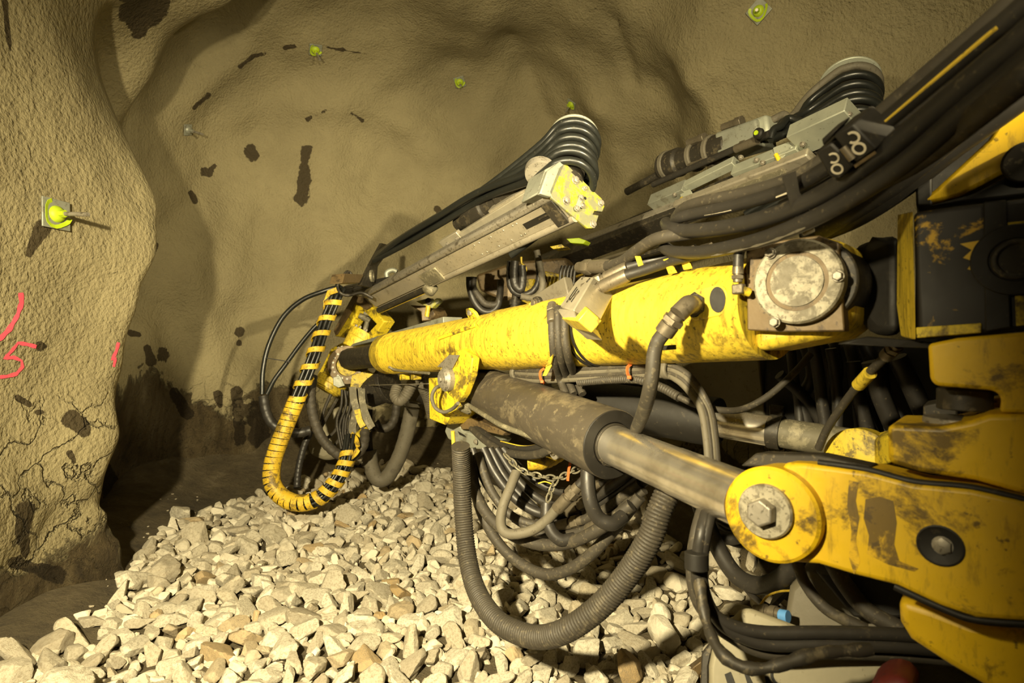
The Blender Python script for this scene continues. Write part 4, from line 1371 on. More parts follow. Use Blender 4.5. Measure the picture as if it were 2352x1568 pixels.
# hose reel
reel_c0, reel_c1 = P(1302, 432, 3.20), P(1318, 318, 3.52)
rax = (reel_c1 - reel_c0).normalized()
rH = (reel_c1 - reel_c0).length
RRD = .118
reel = thing('hose_reel', tuple(reel_c0), 'drum with a worn grey rim turning the hoses at the end of the nearer feed', 'hose reel')
MB().lathe(reel_c0 - rax * .02, rax, [(0.05, RRD - .03), (rH, RRD - .02)], 40).build('drum', M['dark'], reel)
MB().lathe(reel_c0 + rax * (rH + .0), rax, [(0, RRD - .02), (.002, RRD + .034), (.012, RRD + .037), (.016, RRD + .028), (.024, RRD - .03)], 48).build('rim', M['galv'], reel, bevel=.002)
MB().lathe(P(1240, 402, 3.22) - rax * .0, rax, [(0, .085), (.02, .09), (.05, .09), (.055, .08), (.055, .02)], 32).build('guide_roller', M['steel'], reel)
def reel_hose_path(i, n, c0, axis, H, R, u, far_px, fd, far_sp, k_ret, spread_mid):
    """leaves far along the feed, comes up to the drum, round it, and goes back on the far side"""
    f = (i + .5) / n
    cc = c0 + axis * (H * (.02 + .95 * f) + .006 * math.sin(i * 2.4))
    R = R * (1 + .05 * math.sin(i * 1.7))
    ul = (u - axis * u.dot(axis)).normalized()      # direction of the run in the drum plane
    sd = ul.cross(axis)
    if sd.dot(CAM - c0) < 0:
        sd = -sd                                     # camera side of the drum
    far = far_px + axis * (far_sp * (f - .5)) 
    near = cc + sd * R
    nc = c0 + axis * (H * .48) + sd * R + ul * .22
    pts = [far]
    for tt, spr in ((.25, far_sp), (.5, .085), (.78, spread_mid * .2)):
        pts.append(far_px.lerp(nc, tt) + axis * ((f - .5) * spr) + sd * ((.03 if i % 2 else -.01) + .012 * math.sin(i * 2.1)))
    pts.append(near + ul * .16 - axis * ((f - .45) * H * .16))
    for k in range(9):
        t = math.pi * k / 8
        pts.append(cc + sd * (R * math.cos(t)) - ul * (R * 1.02 * math.sin(t)))
    pts.append(cc - sd * R + ul * .25 - axis * .02)
    pts.append(cc - sd * R * .9 + ul * k_ret - axis * (.04 + .1 * f))
    return pts
far1 = P(862, 592, 5.0)
names = ['topmost', 'second from the rim', 'third from the rim', 'fourth from the rim', 'fifth from the rim', 'lowest']
for i in range(6):
    t = thing('reel_hose', tuple(reel_c0), 'black feed hose wrapped round the nearer reel, ' + names[5 - i] + (' under the grey rim' if i == 5 else ' of six'), 'hose', 'hoses round the nearer reel')
    pts = reel_hose_path(i, 6, reel_c0, rax, rH, RRD + .024, u1, far1, None, .09, .62, .3)
    hose('rubber_tube', pts, .0225, 'rubber_cool', t, seg=12, n=6)
    if i in (1, 3):
        q = catmull(pts, 6)
        s_ = [p + (CAM - p).normalized() * .0205 + rax * .004 for p in q[6:40]]
        MB().tube(s_, .0018, 5).build('printed_line', M['print'], t)
# hoses lying between slide and beam
for i, lab in enumerate(('upper of two black hoses lying along the nearer feed beam', 'lower of two black hoses lying along the nearer feed beam')):
    t = thing('beam_hose', tuple(fp(.1, -.12, .0)), lab, 'hose', 'hoses along the nearer feed beam')
    o_ = .035 * i
    pts = [P(1256, 452 + 4 * i, f1d(1256) - .02), P(1225, 462 + 8 * i, f1d(1225) - .03 + o_), P(1160, 500 + 8 * i, f1d(1160) - .04 + o_), P(1080, 548 + 8 * i, f1d(1080) - .04 + o_), P(1000, 594 + 7 * i, f1d(1000) - .03 + o_), P(930, 632 + 6 * i, f1d(930)), P(870, 645 + 6 * i, f1d(870)), P(815, 660 + 4 * i, f1d(815) - .1)]
    hose('rubber_tube', pts, .021, 'rubber', t)
    if i == 0:
        fitting(P(1230, 459, f1d(1230) - .03), P(1262, 446, f1d(1262) - .03), .02, t)
for i in range(4):
    t = thing('bunched_hose', tuple(P(900, 630, 5)), 'black hose among the bunch lying on the front half of the nearer feed beam', 'hose', 'bunched hoses on the front of the beam')
    o_ = i * 6.0
    pts = [P(1060, 555 + o_, f1d(1060) + .05), P(1000, 590 + o_ * 1.0, f1d(1000) + .04), P(950, 618 + o_ * .8, f1d(950) + .03), P(905, 638 + o_ * .9, f1d(905) + .03), P(860, 652 + o_ * .8, f1d(860)), P(820, 655 + o_, f1d(820)), P(790, 662 + o_ * .6, f1d(800) + .05), P(768, 684 + o_ * .4, 5.25)]
    hose('rubber_tube', pts, .02, 'rubber', t)
# front hose guide on the feed
hg = thing('hose_guide', tuple(P(840, 640, 5.1)), 'greasy triangular hose guide plate near the front end of the feed', 'hose guide')
gq = lambda x, y, o=0.0: PL(x, y, P(850, 620, 5.08) - u1 * o, (u1 * .6 + v1 * -.8).normalized())
nn = (u1 * .6 + v1 * -.8).normalized()
if nn.dot(CAM - P(850, 620, 5.08)) < 0:
    nn = -nn
MB().prism([gq(878, 558), gq(892, 562), gq(898, 566), gq(884, 590), gq(868, 612), gq(866, 640), gq(852, 660), gq(828, 655), gq(840, 630), gq(852, 606)], -nn * .03).build('guide_plate', M['dark'], hg, bevel=.004)
MB().ring(gq(851, 634) + nn * .002, nn, .035, .055, .02, 24).build('guide_eye', M['dust_steel'], hg)
MB().prism([gq(786, 650, 0), gq(792, 628), gq(836, 630), gq(826, 650)], -nn * .1).build('rusty_box', M['brown'], hg, bevel=.006)
hose('bent_rod', [P(800, 624, 5.05), P(790, 636, 5.0), P(776, 655, 5.0), P(782, 672, 4.98), P(800, 678, 5.0), P(830, 672, 5.02), P(856, 684, 5.05)], .014, 'dark', hg)
hose('bent_rod', [P(786, 640, 5.08), P(796, 624, 5.08), P(806, 628, 5.08), P(804, 640, 5.08)], .013, 'dark', hg)
t = thing('lifting_hook', tuple(P(905, 630, 5.15)), 'open grey steel hook standing above the feed hoses', 'hook')
MB().tube(catmull([P(890, 640, 5.15), P(888, 628, 5.15), P(894, 622, 5.15), P(904, 620, 5.15), P(912, 624, 5.15)], 6), .022, 10).build('hook_body', M['galv'], t)

# ------------------------------------------------------- farther feed
def f2d(x):
    return 1 / (.182 + .000222 * (x - 1270))
F2A, F2B = P(1960, 275, f2d(1960)), P(1262, 612, f2d(1262))
u2, v2, w2, e21, e22 = feed_axes(F2A, F2B, math.radians(30), 0)
L2 = (F2B - F2A).length
feed2 = thing('drill_feed', tuple(F2A), 'greenish aluminium drill feed with bolted slide plates, running behind the nearer one', 'drill feed', 'rolled over drill feeds')
def gpx(x, y, lift=0.0):
    return P(x, y, f2d(x) + lift)
def strip2(x0, y0, x1, y1, ha, hb, name, mat, lift=0.0, bevel=.004):
    a, b = gpx(x0, y0, lift), gpx(x1, y1, lift)
    return MB().box((a + b) / 2, (b - a) / 2, e21 * ha, e22 * hb).build(name, M[mat], feed2, bevel=bevel)
strip2(1965, 262, 1830, 322, .085, .05, 'end_slide', 'alu_pale', -.02, .006)
strip2(1840, 340, 1690, 398, .04, .04, 'middle_slide', 'alu_pale', 0, .004)
strip2(1690, 372, 1560, 436, .030, .03, 'thin_slide', 'alu_pale', .0, .004)
strip2(1580, 432, 1500, 466, .045, .05, 'front_slide', 'galv', .0, .004)
strip2(1890, 346, 1250, 600, .055, .05, 'brown_beam', 'dark', .12, .006)
strip2(1870, 362, 1560, 478, .062, .03, 'lower_rail', 'alu', -.02, .01)
strip2(1800, 398, 1575, 482, .020, .03, 'rail_lip', 'dust_steel', -.06, .004)
strip2(1660, 452, 1240, 618, .075, .05, 'beam', 'dark', .05, .006)
strip2(1540, 548, 1270, 632, .012, .012, 'bright_rail', 'alu', -.10, .003)
strip2(1545, 566, 1290, 640, .014, .014, 'under_rail', 'dark', -.10, .003)
strip2(1420, 602, 1290, 646, .006, .006, 'yellow_edge', 'yellow_line', -.12, .0)
strip2(1560, 470, 1330, 556, .02, .03, 'upper_edge', 'steel', .0, .004)
for (x, y) in ((1702, 360), (1738, 366), (1752, 372), (1844, 330), (1950, 262), (1550, 446)):
    MB().bolt(gpx(x, y, -.07), -e22, .013, .016, 1.3).build('slide_bolt', M['steel'], feed2)
for (x, y, s) in ((1782, 336, 1.0), (1566, 440, .9)):
    c = gpx(x, y, -.05)
    MB().prism([c, c + u2 * -.08 * s - w2 * .01, c + u2 * -.10 * s - w2 * .05 * s, c - w2 * .10 * s, c - w2 * .10 * s + u2 * .01, c + u2 * .02], (v2 * .7 - w2 * .3) * .012).build('angle_tab', M['alu_pale'], feed2, bevel=.002)
    MB().cyl(c - w2 * .05 * s - v2 * .01, c - w2 * .11 * s - v2 * .01 - u2 * .02, .012).build('yellow_stop', M['yellow_worn'], feed2)
# maker's lettering on the rail
def lettering(txt, pos, xdir, ydir, size, mat, parent, ext=.0006):
    cu = bpy.data.curves.new('lettering', 'FONT')
    cu.body = txt
    cu.size = size
    cu.extrude = ext
    cu.align_x = 'LEFT'
    tmp = bpy.data.objects.new('lettering', cu)
    COL.objects.link(tmp)
    bpy.context.view_layer.update()
    me = bpy.data.meshes.new_from_object(tmp.evaluated_get(bpy.context.evaluated_depsgraph_get()))
    bpy.data.objects.remove(tmp)
    me.name = 'lettering'
    me.materials.clear()
    me.materials.append(M[mat])
    o = bpy.data.objects.new('lettering', me)
    COL.objects.link(o)
    x = Vector(xdir).normalized()
    y = (Vector(ydir) - x * Vector(ydir).dot(x)).normalized()
    z = x.cross(y)
    m = Matrix((x, y, z)).transposed().to_4x4()
    off = Vector((0, 0, 0))
    q = parent
    while q is not None:
        off += q.location
        q = q.parent
    m.translation = Vector(pos) - off
    o.matrix_basis = m
    o.parent = parent
    return o
tp, tp2 = gpx(1657, 440, -.02), gpx(1700, 423, -.02)
td = (tp2 - tp).normalized()
lettering('Epiroc', gpx(1660, 437, -.02) - e22 * .034, td, -e21 - e22 * .0, .052, 'letter', feed2)
MB().ring(gpx(1651, 438, -.02) - e22 * .033, -e22, .011, .017, .001, 20).build('lettering', M['letter'], feed2)
# rock drill on the farther feed
dr2 = thing('rock_drill', tuple(gpx(1650, 330)), 'long grey rock drill with clamped bolts riding on the farther feed', 'rock drill')
a, b = gpx(1512, 388, .1), gpx(1810, 290, .1)
d_ = (b - a)
DL = d_.length
du = d_.normalized()
MB().lathe(a, d_, [(0, .045), (.04, .07), (.06, .10), (.22, .105), (.24, .085), (.52, .09), (.55, .10), (DL * .62, .10), (DL * .63, .08), (DL * .7, .08)], 22).build('drill_body', M['dark'], dr2, bevel=.004)
MB().box(a + du * (DL * .72), du * .16, w2 * .085, v2 * .09).build('gear_house', M['galv'], dr2, bevel=.02, seg=3)
MB().box(a + du * (DL * .66) + w2 * .07, du * .05, w2 * .06, v2 * .05).build('upper_flange', M['alu_pale'], dr2, bevel=.015)
MB().box(a + du * (DL * .86) + w2 * .02, du * .06, w2 * .08, v2 * .06).build('rear_flange', M['alu_pale'], dr2, bevel=.02)
for k, r in ((.10, .11), (.34, .105), (.48, .11)):
    MB().lathe(a + du * (DL * k), d_, [(-.02, r), (.02, r)], 22).build('clamp_ring', M['rubber_grey'], dr2, bevel=.008)
for k, s in ((.33, -.08), (.34, .09), (.62, .11), (.64, -.04)):
    q = a + du * (DL * k) + w2 * s - v2 * .06
    MB().lathe(q, d_, [(0, .028), (.1, .028), (.11, .034), (.15, .034)], 8).build('side_bolt', M['fitting'], dr2, bevel=.002)
q = gpx(1745, 307, -.1)
PCAP = MB().lathe(q, -v2, [(0, .032), (.02, .032), (.03, .024)], 18).build('port_cap', M['black'], dr2)
MB().lathe(q - v2 * .03, -v2, [(0, .014), (.006, .014)], 14).build('yellow_dot', M['lime_bright'], PCAP)
MB().cyl(gpx(1440, 440, .05), gpx(1512, 402, .06), .03, seg=16).build('shank', M['dark'], dr2)
MB().cyl(gpx(1500, 424, .0), gpx(1770, 306, -.02), .022, seg=14).build('side_pipe', M['rubber'], dr2)
MB().cyl(gpx(1690, 342, -.04), gpx(1740, 322, -.04), .027, seg=14).build('pipe_sleeve', M['fitting'], dr2)
# farther reel
rc0, rc1 = P(1958, 320, 3.2), P(1951, 194, 3.5)
ra2 = (rc1 - rc0).normalized()
rH2 = (rc1 - rc0).length
reel2 = thing('hose_reel', tuple(rc0), 'drum with a whitish scuffed rim on the farther feed under the tunnel wall', 'hose reel')
MB().lathe(rc0 - ra2 * .03, ra2, [(0, .14), (.02, .14), (.022, .12), (rH2, .12)], 40).build('drum', M['dark'], reel2)
MB().lathe(rc0 + ra2 * rH2, ra2, [(0, .12), (.002, .168), (.012, .172), (.016, .162), (.024, .1)], 48).build('rim', M['alu_pale'], reel2, bevel=.002)
far2 = gpx(1790, 300, .1)
for i in range(6):
    t = thing('reel_hose', tuple(rc0), 'black hose wound on the farther reel, ' + names[5 - i] + (' under the whitish rim' if i == 5 else ' of its six'), 'hose', 'hoses round the farther reel')
    fpx = gpx(1772, 280, .1) if i == 5 else (gpx(1790, 296, .08) if i > 2 else gpx(1770, 318, .0))
    pts = reel_hose_path(i, 6, rc0, ra2, rH2, .146, u2, fpx, None, .03, .8, .05)
    hose('rubber_tube', pts, .0230, 'rubber_grey' if i == 5 else 'rubber_cool', t, seg=12, n=6)

# ---------------------------------------------------------------- things between the feeds and the boom
t = thing('lime_clamp', tuple(P(1320, 552, 4.2)), 'two lime yellow clamp straps under the rear end of the nearer feed', 'clamp')
MB().prism([P(1300, 548, 4.1), P(1330, 546, 4.1), P(1346, 552, 4.1), P(1340, 560, 4.1), P(1310, 558, 4.1)], Vector((.05, .1, 0))).build('upper_strap', M['lime_bright'], t, bevel=.004)
MB().prism([P(1262, 566, 4.2), P(1290, 560, 4.2), P(1300, 568, 4.2), P(1270, 572, 4.2)], Vector((.05, .1, 0))).build('lower_strap', M['yellow_worn'], t, bevel=.004)
t = thing('lime_bracket', tuple(P(985, 705, 5.2)), 'lime yellow two eared bracket with a pin hanging below the feed', 'bracket')
kq_ = [P(955, 692, 5.2), P(985, 684, 5.2), P(992, 692, 5.2), P(1003, 684, 5.2), P(1009, 692, 5.2), P(992, 708, 5.2), P(976, 702, 5.2)]
MB().prism(kq_, Vector((.03, .06, 0))).build('bracket_plate', M['lime'], t, bevel=.004)
MB().lathe(P(985, 692, 5.18), Vector((-.1, -1, .1)), [(0, .03), (.02, .03), (.024, .018), (.03, .018)], 20).build('bracket_pin', M['dark'], t)
MB().cyl(P(984, 702, 5.2), P(980, 727, 5.2), .022).build('bracket_rod', M['yellow'], t)
MB().prism([P(940, 700, 5.4), P(990, 704, 5.4), P(1000, 722, 5.4), P(990, 735, 5.4), P(968, 738, 5.4), P(966, 716, 5.4)], Vector((.1, .2, 0))).build('bracket_arm', M['brown'], t, bevel=.01)
rear = thing('rear_boom_head', tuple(P(1150, 660, 5.2)), 'dark greasy head of the rear boom under the farther feed, partly yellow', 'boom head')
MB().prism([P(1090, 630, 5.2), P(1180, 600, 5.2), P(1300, 590, 5.2), P(1320, 640, 5.2), P(1240, 690, 5.2), P(1150, 690, 5.2), P(1100, 668, 5.2)], Vector((.3, .45, 0))).build('head_casting', M['brown'], rear, bevel=.03, seg=3)
MB().prism([P(1250, 622, 5.0), P(1288, 630, 5.0), P(1284, 650, 5.0), P(1260, 690, 5.0), P(1236, 690, 5.0), P(1258, 650, 5.0)], Vector((.08, .15, 0))).build('yellow_arm', M['yellow_worn'], rear, bevel=.008)
MB().prism([P(1205, 640, 5.1), P(1226, 640, 5.1), P(1216, 700, 5.1), P(1196, 690, 5.1)], Vector((.05, .1, 0))).build('yellow_plate', M['yellow_worn'], rear, bevel=.006)
MB().lathe(P(1180, 720, 5.0), P(1186, 672, 5.0) - P(1180, 720, 5.0), [(0, .05), (.05, .05), (.052, .04), (.07, .04), (.072, .052), (.12, .052), (.122, .036), (.19, .036)], 18).build('hose_stub', M['dark'], rear)
hose('yellow_hook', [P(1197, 590, 4.7), P(1198, 604, 4.7), P(1206, 612, 4.7), P(1208, 620, 4.7), P(1204, 626, 4.7)], .010, 'yellow', rear)
for i, (pts, r, mt, lab) in enumerate((
        ([(1172, 600), (1170, 630), (1172, 655), (1184, 672), (1206, 676), (1226, 666), (1238, 640), (1236, 600), (1234, 575)], .026, 'rubber', 'outer armoured hose loop hanging under the feed end'),
        ([(1182, 600), (1180, 630), (1184, 655), (1196, 664), (1200, 640), (1198, 610)], .034, 'rubber', 'inner armoured hose loop with pale rings under the feed end'),
        ([(1232, 575), (1240, 610), (1246, 650), (1240, 672), (1222, 684), (1196, 680)], .026, 'rubber_grey', 'grey taped hose hanging down beside the armoured loops'))):
    t = thing('armoured_hose', tuple(P(1200, 640, 4.7)), lab, 'hose', 'armoured hose loops under the feed')
    corrugated('ringed_tube', [P(x, y, 4.72 - .05 * i) for x, y in pts], r, .05, .05, mt, t)
for i, (dx, lab) in enumerate(((0, 'outer loop of dusty flat hose hanging before the tunnel face'), (16, 'inner loop of dusty flat hose hanging before the tunnel face'))):
    t = thing('hanging_hose', tuple(P(1100, 660, 5.0)), lab, 'hose', 'flat hose loops')
    hose('rubber_tube', [P(1078 + dx * .6, 636, 5.0), P(1079 + dx * .5, 660, 5.0), P(1088 + dx * .8, 690 - dx * .5, 5.0), P(1106 + dx * .4, 712 - dx, 5.0), P(1126, 716 - dx, 5.0), P(1142, 704 - dx * .4, 5.0), P(1148, 680, 5.0), P(1150, 645, 5.05)], .03, 'rubber_dust' if i else 'rubber', t)
for i in range(5):
    t = thing('rear_hose', tuple(P(1300, 630, 4.6)), 'thin black hose hanging in the row behind the valve block', 'hose', 'thin hoses behind the valve block')
    x = 1286 + i * 8
    hose('rubber_tube', [P(x + 6, 610, 4.6), P(x + 2, 625, 4.6), P(x, 645, 4.6), P(x - 3, 670, 4.6)], .012, 'rubber', t)

# ---------------------------------------------------------------- big hose bundle over the camera
def dT(x):
    return 1 / (.50 + .00062 * (x - 1560))
TOP = [
    ([(1548, 516, .15), (1556, 502, .0), (1600, 490, 0), (1680, 474, 0), (1800, 438, 0), (1900, 385, 0), (2000, 308, 0), (2120, 208, 0), (2260, 90, 0), (2390, -20, 0)], .020, 'top hose of the big bundle crossing the upper corner, with a yellow line', 1),
    ([(1552, 500, .25), (1572, 478, .1), (1620, 462, .05), (1720, 442, .05), (1830, 405, .05), (1930, 340, .05), (2050, 240, .05), (2180, 130, .05), (2330, 0, .05)], .021, 'hose at the upper edge of the big bundle, bending away behind the boom', 0),
    ([(1530, 512, .12), (1540, 524, -.02), (1580, 530, -.02), (1680, 520, -.02), (1790, 490, -.02), (1900, 440, -.02), (2010, 365, -.02), (2130, 270, -.02), (2270, 150, -.02), (2400, 40, -.02)], .024, 'thick plain hose in the middle of the big bundle', 0),
    ([(1534, 572, .1), (1526, 566, .0), (1545, 578, -.02), (1620, 578, -.02), (1740, 552, -.02), (1850, 510, -.02), (1960, 452, -.02), (2080, 372, -.02), (2220, 252, -.02), (2400, 100, -.02)], .022, 'lower hose of the big bundle with a frayed pale edge', 2),
    ([(1800, 478, .12), (1900, 428, .12), (2000, 352, .12), (2120, 250, .12), (2260, 122, .12), (2400, 0, .12)], .024, 'plain black hose hidden behind the middle of the big bundle', 0),
    ([(1850, 500, .2), (1960, 440, .2), (2080, 350, .2), (2220, 225, .2), (2400, 60, .2)], .026, 'plain black hose at the back of the big bundle', 0),
    ([(1880, 530, .3), (1980, 470, .3), (2090, 395, .3), (2200, 300, .3), (2400, 130, .3)], .03, 'sagging black hose below the big bundle, against the wall', 0),
    ([(1850, 545, .4), (1960, 500, .4), (2070, 430, .4), (2190, 335, .4), (2400, 180, .4)], .034, 'lowest sagging black hose over the square pivot block', 0),
]
for pts, r, lab, line in TOP:
    t = thing('bundle_hose', tuple(P(pts[4 if len(pts) > 5 else 2][0], pts[4 if len(pts) > 5 else 2][1], dT(1900))), lab, 'hose', 'big hose bundle overhead')
    q = [P(x, y, dT(x) + o_) for x, y, o_ in pts]
    q.append(q[-1] + (q[-1] - q[-2]).normalized() * .45 + Vector((0, 0, .03)))
    c = hose('rubber_tube', q, r, 'rubber_dust' if line == 0 and r < .022 else 'rubber', t, seg=14)
    cc = catmull(q, 7)
    if line == 1:
        s_ = [p + (CAM - p).normalized() * r * .98 + Vector((0, 0, .002)) for p in cc[10:60]]
        MB().tube(s_, .0042, 6).build('yellow_line', M['yellow_line'], t)
        for (a, b) in ((16, 22), (27, 31)):
            s_ = [p + (CAM - p).normalized() * r * .99 - Vector((0, 0, .007)) for p in cc[a:b]]
            MB().strip(s_, [Vector((0, .3, 1))] * len(s_), .011, .003).build('printed_line', M['print'], t)
    if line == 2:
        s_ = [p + (CAM - p).normalized() * r * .8 - Vector((0, 0, r * .62)) for p in cc[22:36]]
        MB().tube(s_, .004, 5, rad=lambda i: .004 * (1 + .5 * math.sin(i * 2.3))).build('frayed_edge', M['rubber_grey'], t)
# clamp halves with stencilled letters
c0 = P(1948, 356, dT(1948) - .06)
hx = (P(2010, 306, dT(2010) - .06) - c0).normalized()
hy = (P(1978, 392, dT(1948) - .06) - c0)
hy = (hy - hx * hy.dot(hx)).normalized()
hz = hx.cross(hy)
if hz.dot(CAM - c0) < 0:
    hz = -hz
cl = thing('hose_clamp', tuple(c0), 'black hose clamp of two blocks with pale stencilled letters on the big bundle', 'hose clamp')
s1 = dT(1948) / F
dc = .10
def clq(x, y, o=0.0):
    return PL(x, y, P(1948, 350, dT(1948) - dc) + hz * o, hz)
for (outline, letters, hs) in (
        ([(1912, 312), (1958, 284), (2014, 342), (1966, 376)], ((1959, 316, 1), (1973, 341, 0)), 15),
        ([(1872, 350), (1908, 328), (1960, 380), (1930, 412), (1906, 408)], ((1914, 363, 1), (1923, 388, 0)), 13)):
    bk = MB().prism([clq(x, y) for x, y in outline], -hz * .10).build('clamp_block', M['black'], cl, bevel=.005)
    for (lx, ly, openc) in letters:
        pts = []
        for i in range(25):
            a_ = (math.radians(222) + math.radians(i / 24 * 256)) if openc else (2 * math.pi * i / 24)
            pts.append(clq(lx + math.cos(a_) * hs * .95, ly + math.sin(a_) * hs * .8, .0015))
        c_ = clq(lx, ly, .0015)
        MB().strip(pts, [(p - c_).normalized() for p in pts], hs * .30 * dT(lx) / F, .0016).build('stencil_letter', M['print'], bk)
MB().prism([clq(1886, 320), clq(1918, 300), clq(1912, 312), clq(1890, 336)], -hz * .08).build('clamp_tab', M['black'], cl, bevel=.004)
MB().prism([clq(1962, 378, .002), clq(2010, 346, .002), clq(2013, 352, .002), clq(1966, 384, .002)], hz * .003).build('clamp_edge', M['brown'], cl)
MB().cyl(clq(1936, 338, .004), clq(1958, 366, .006), .008).build('clamp_screw', M['fitting'], cl)
# rubber strap and its buckle
st = thing('hose_strap', tuple(P(1850, 480, 1.5)), 'black rubber strap with a wire buckle holding the bundle beside the round cover', 'strap')
MB().prism([P(1796, 404, dT(1800) - .06), P(1828, 392, dT(1828) - .06), P(1836, 440, dT(1830) - .06), P(1866, 492, dT(1850) - .05), P(1864, 508, 1.5), P(1838, 520, 1.5), P(1816, 470, dT(1816) - .06)], Vector((.01, .02, 0))).build('strap_band', M['rubber'], st, bevel=.003)
hose('buckle_wire', [P(1832, 506, 1.49), P(1842, 494, 1.48), P(1864, 486, 1.48), P(1872, 492, 1.48)], .004, 'steel', st, seg=8)
MB().prism([P(1834, 512, 1.5), P(1866, 498, 1.5), P(1874, 530, 1.52), P(1846, 542, 1.52)], Vector((.01, .03, 0))).build('buckle_body', M['black'], st, bevel=.004)
MB().prism([P(1840, 534, 1.515), P(1870, 524, 1.515), P(1872, 532, 1.52), P(1846, 542, 1.52)], Vector((-.004, -.008, 0))).build('buckle_tip', M['steel'], st, bevel=.002)
# ---------------------------------------------------------------- yellow spiral wrapped hose bundle at the boom tip
YP = [(782, 660, 5.1), (768, 690, 5.05), (748, 738, 5.0), (722, 815, 4.9), (696, 882, 4.85), (668, 950, 4.8), (642, 1015, 4.75), (626, 1065, 4.72), (626, 1110, 4.7), (650, 1142, 4.68), (690, 1155, 4.66), (735, 1142, 4.68), (772, 1105, 4.72), (793, 1066, 4.78), (800, 1040, 4.82), (806, 1000, 4.9)]
yp = [P(*q) for q in YP]
wb = thing('spiral_wrapped_bundle', tuple(yp[3]), 'bundle of thin hoses in a yellow spiral guard looping from the boom tip', 'hose bundle')
for k in range(6):
    a = 2 * math.pi * k / 6
    for pts in bundle(yp, [(.040 * math.cos(a), .040 * math.sin(a))], .015):
        MB().tube(pts, .0165, 8).build('inner_hose', M['rubber_cool'], wb, smooth=60)
mb = MB()
spiral(mb, yp[1:-1], .067, lambda f: .15 - .01 * f if f < .36 else (.052 if f < .80 else .085), .046, .006)
mb.build('spiral_guard', M['wrap'], wb, smooth=40)
MB().strip([P(778, 664, 5.02), P(756, 672, 5.0), P(744, 690, 5.0), P(750, 716, 5.02)], [Vector((.1, .2, 1))] * 4, .05, .005).build('loose_guard_end', M['wrap'], wb)
MB().strip(catmull([P(790, 1058, 4.80), P(812, 1046, 4.78), P(822, 1030, 4.8), P(818, 1010, 4.85), P(806, 996, 4.9)], 5), [Vector((0, .5, 1))] * 21, .045, .005).build('loose_guard_end', M['wrap'], wb)
# two black hoses joined in a taped sleeve
two = thing('forked_hose', tuple(P(612, 910, 5.1)), 'pair of black hoses bowing out to the side and joined in one taped sleeve', 'hose')
hose('branch', [P(772, 660, 5.15), P(745, 668, 5.12), P(695, 688, 5.1), P(650, 728, 5.08), P(618, 790, 5.05), P(604, 850, 5.02), P(602, 905, 5.0)], .021, 'rubber_cool', two)
hose('branch', [P(748, 730, 5.12), P(722, 752, 5.1), P(690, 790, 5.08), P(655, 838, 5.05), P(630, 872, 5.02), P(613, 905, 5.0)], .019, 'rubber_cool', two)
corrugated('taped_sleeve', [P(605, 908, 5.0), P(610, 940, 5.0), P(622, 968, 5.0), P(645, 985, 5.02), P(680, 994, 5.05), P(712, 988, 5.1)], .042, .06, .05, 'rubber', two)
MB().strip([P(612, 822, 5.0), P(650, 828, 5.0), P(667, 832, 5.0)], [Vector((0, .2, 1))] * 3, .008, .004).build('cable_tie', M['black'], two)
# dusty coiled hoses hanging under the swivel
lab = ['dusty ringed hose looping low under the yellow drum, through the spiral guard end', 'thin ringed hose dropping to the stones inside the yellow loop', 'grey fat wrapped hose hanging in a wide U before the tunnel face', 'short ringed hose loop behind the hanging torn strips', 'pale ribbed hose folded back under the front of the boom', 'pale ribbed hose going down behind the clevis plate']
lo = thing('ringed_hose', tuple(P(720, 930, 5.0)), lab[0], 'hose')
corrugated('ringed_tube', [P(718, 865, 5.1), P(714, 905, 5.0), P(718, 950, 4.95), P(736, 1000, 4.9), P(765, 1035, 4.88), P(796, 1050, 4.86), P(822, 1040, 4.88), P(836, 1018, 4.92), P(838, 985, 5.0)], .042, .055, .06, 'rubber_dust', lo)
lo = thing('ringed_hose', tuple(P(690, 1050, 5.2)), lab[1], 'hose')
corrugated('ringed_tube', [P(714, 990, 5.3), P(700, 1020, 5.25), P(690, 1055, 5.2), P(684, 1090, 5.15), P(682, 1120, 5.1)], .03, .04, .06, 'rubber', lo)
lo = thing('wrapped_hose', tuple(P(900, 1080, 5.3)), lab[2], 'hose')
c = [P(946, 938, 5.3), P(940, 970, 5.3), P(930, 1010, 5.3), P(916, 1050, 5.3), P(895, 1088, 5.3), P(878, 1102, 5.3), P(862, 1094, 5.3), P(852, 1066, 5.3), P(848, 1034, 5.3)]
mb = MB()
cc = resample(catmull(c, 10), .02)
mb.tube(cc, .068, 16, rad=lambda i: .068 * (1 + .05 * ((i % 5) / 5)))
mb.build('wrapped_tube', M['rubber_grey'], lo, smooth=30)
for q in range(3):
    hose('inner_hose', [P(846 - 5 + q * 5, 940, 5.3), P(845 - 5 + q * 5, 1000, 5.3), P(848 - 5 + q * 5, 1040, 5.3)], .02, 'black', lo)
MB().ring(P(947, 932, 5.3), P(946, 930, 5.3) - P(940, 970, 5.3), .06, .082, .03, 24).build('open_cuff', M['rubber_grey'], lo)
lo = thing('ringed_hose', tuple(P(890, 980, 5.4)), lab[3], 'hose')
corrugated('ringed_tube', [P(862, 970, 5.5), P(876, 984, 5.5), P(896, 978, 5.5), P(908, 955, 5.5), P(912, 920, 5.5)], .04, .06, .06, 'rubber_dust', lo)
lo = thing('ribbed_hose', tuple(P(920, 910, 4.6)), lab[4], 'hose')
corrugated('ribbed_tube', [P(958, 862, 4.55), P(945, 885, 4.55), P(932, 908, 4.55), P(918, 920, 4.55), P(908, 908, 4.58), P(912, 890, 4.62)], .045, .02, .05, 'rubber_grey', lo)
lo = thing('ribbed_hose', tuple(P(975, 890, 4.6)), lab[5], 'hose')
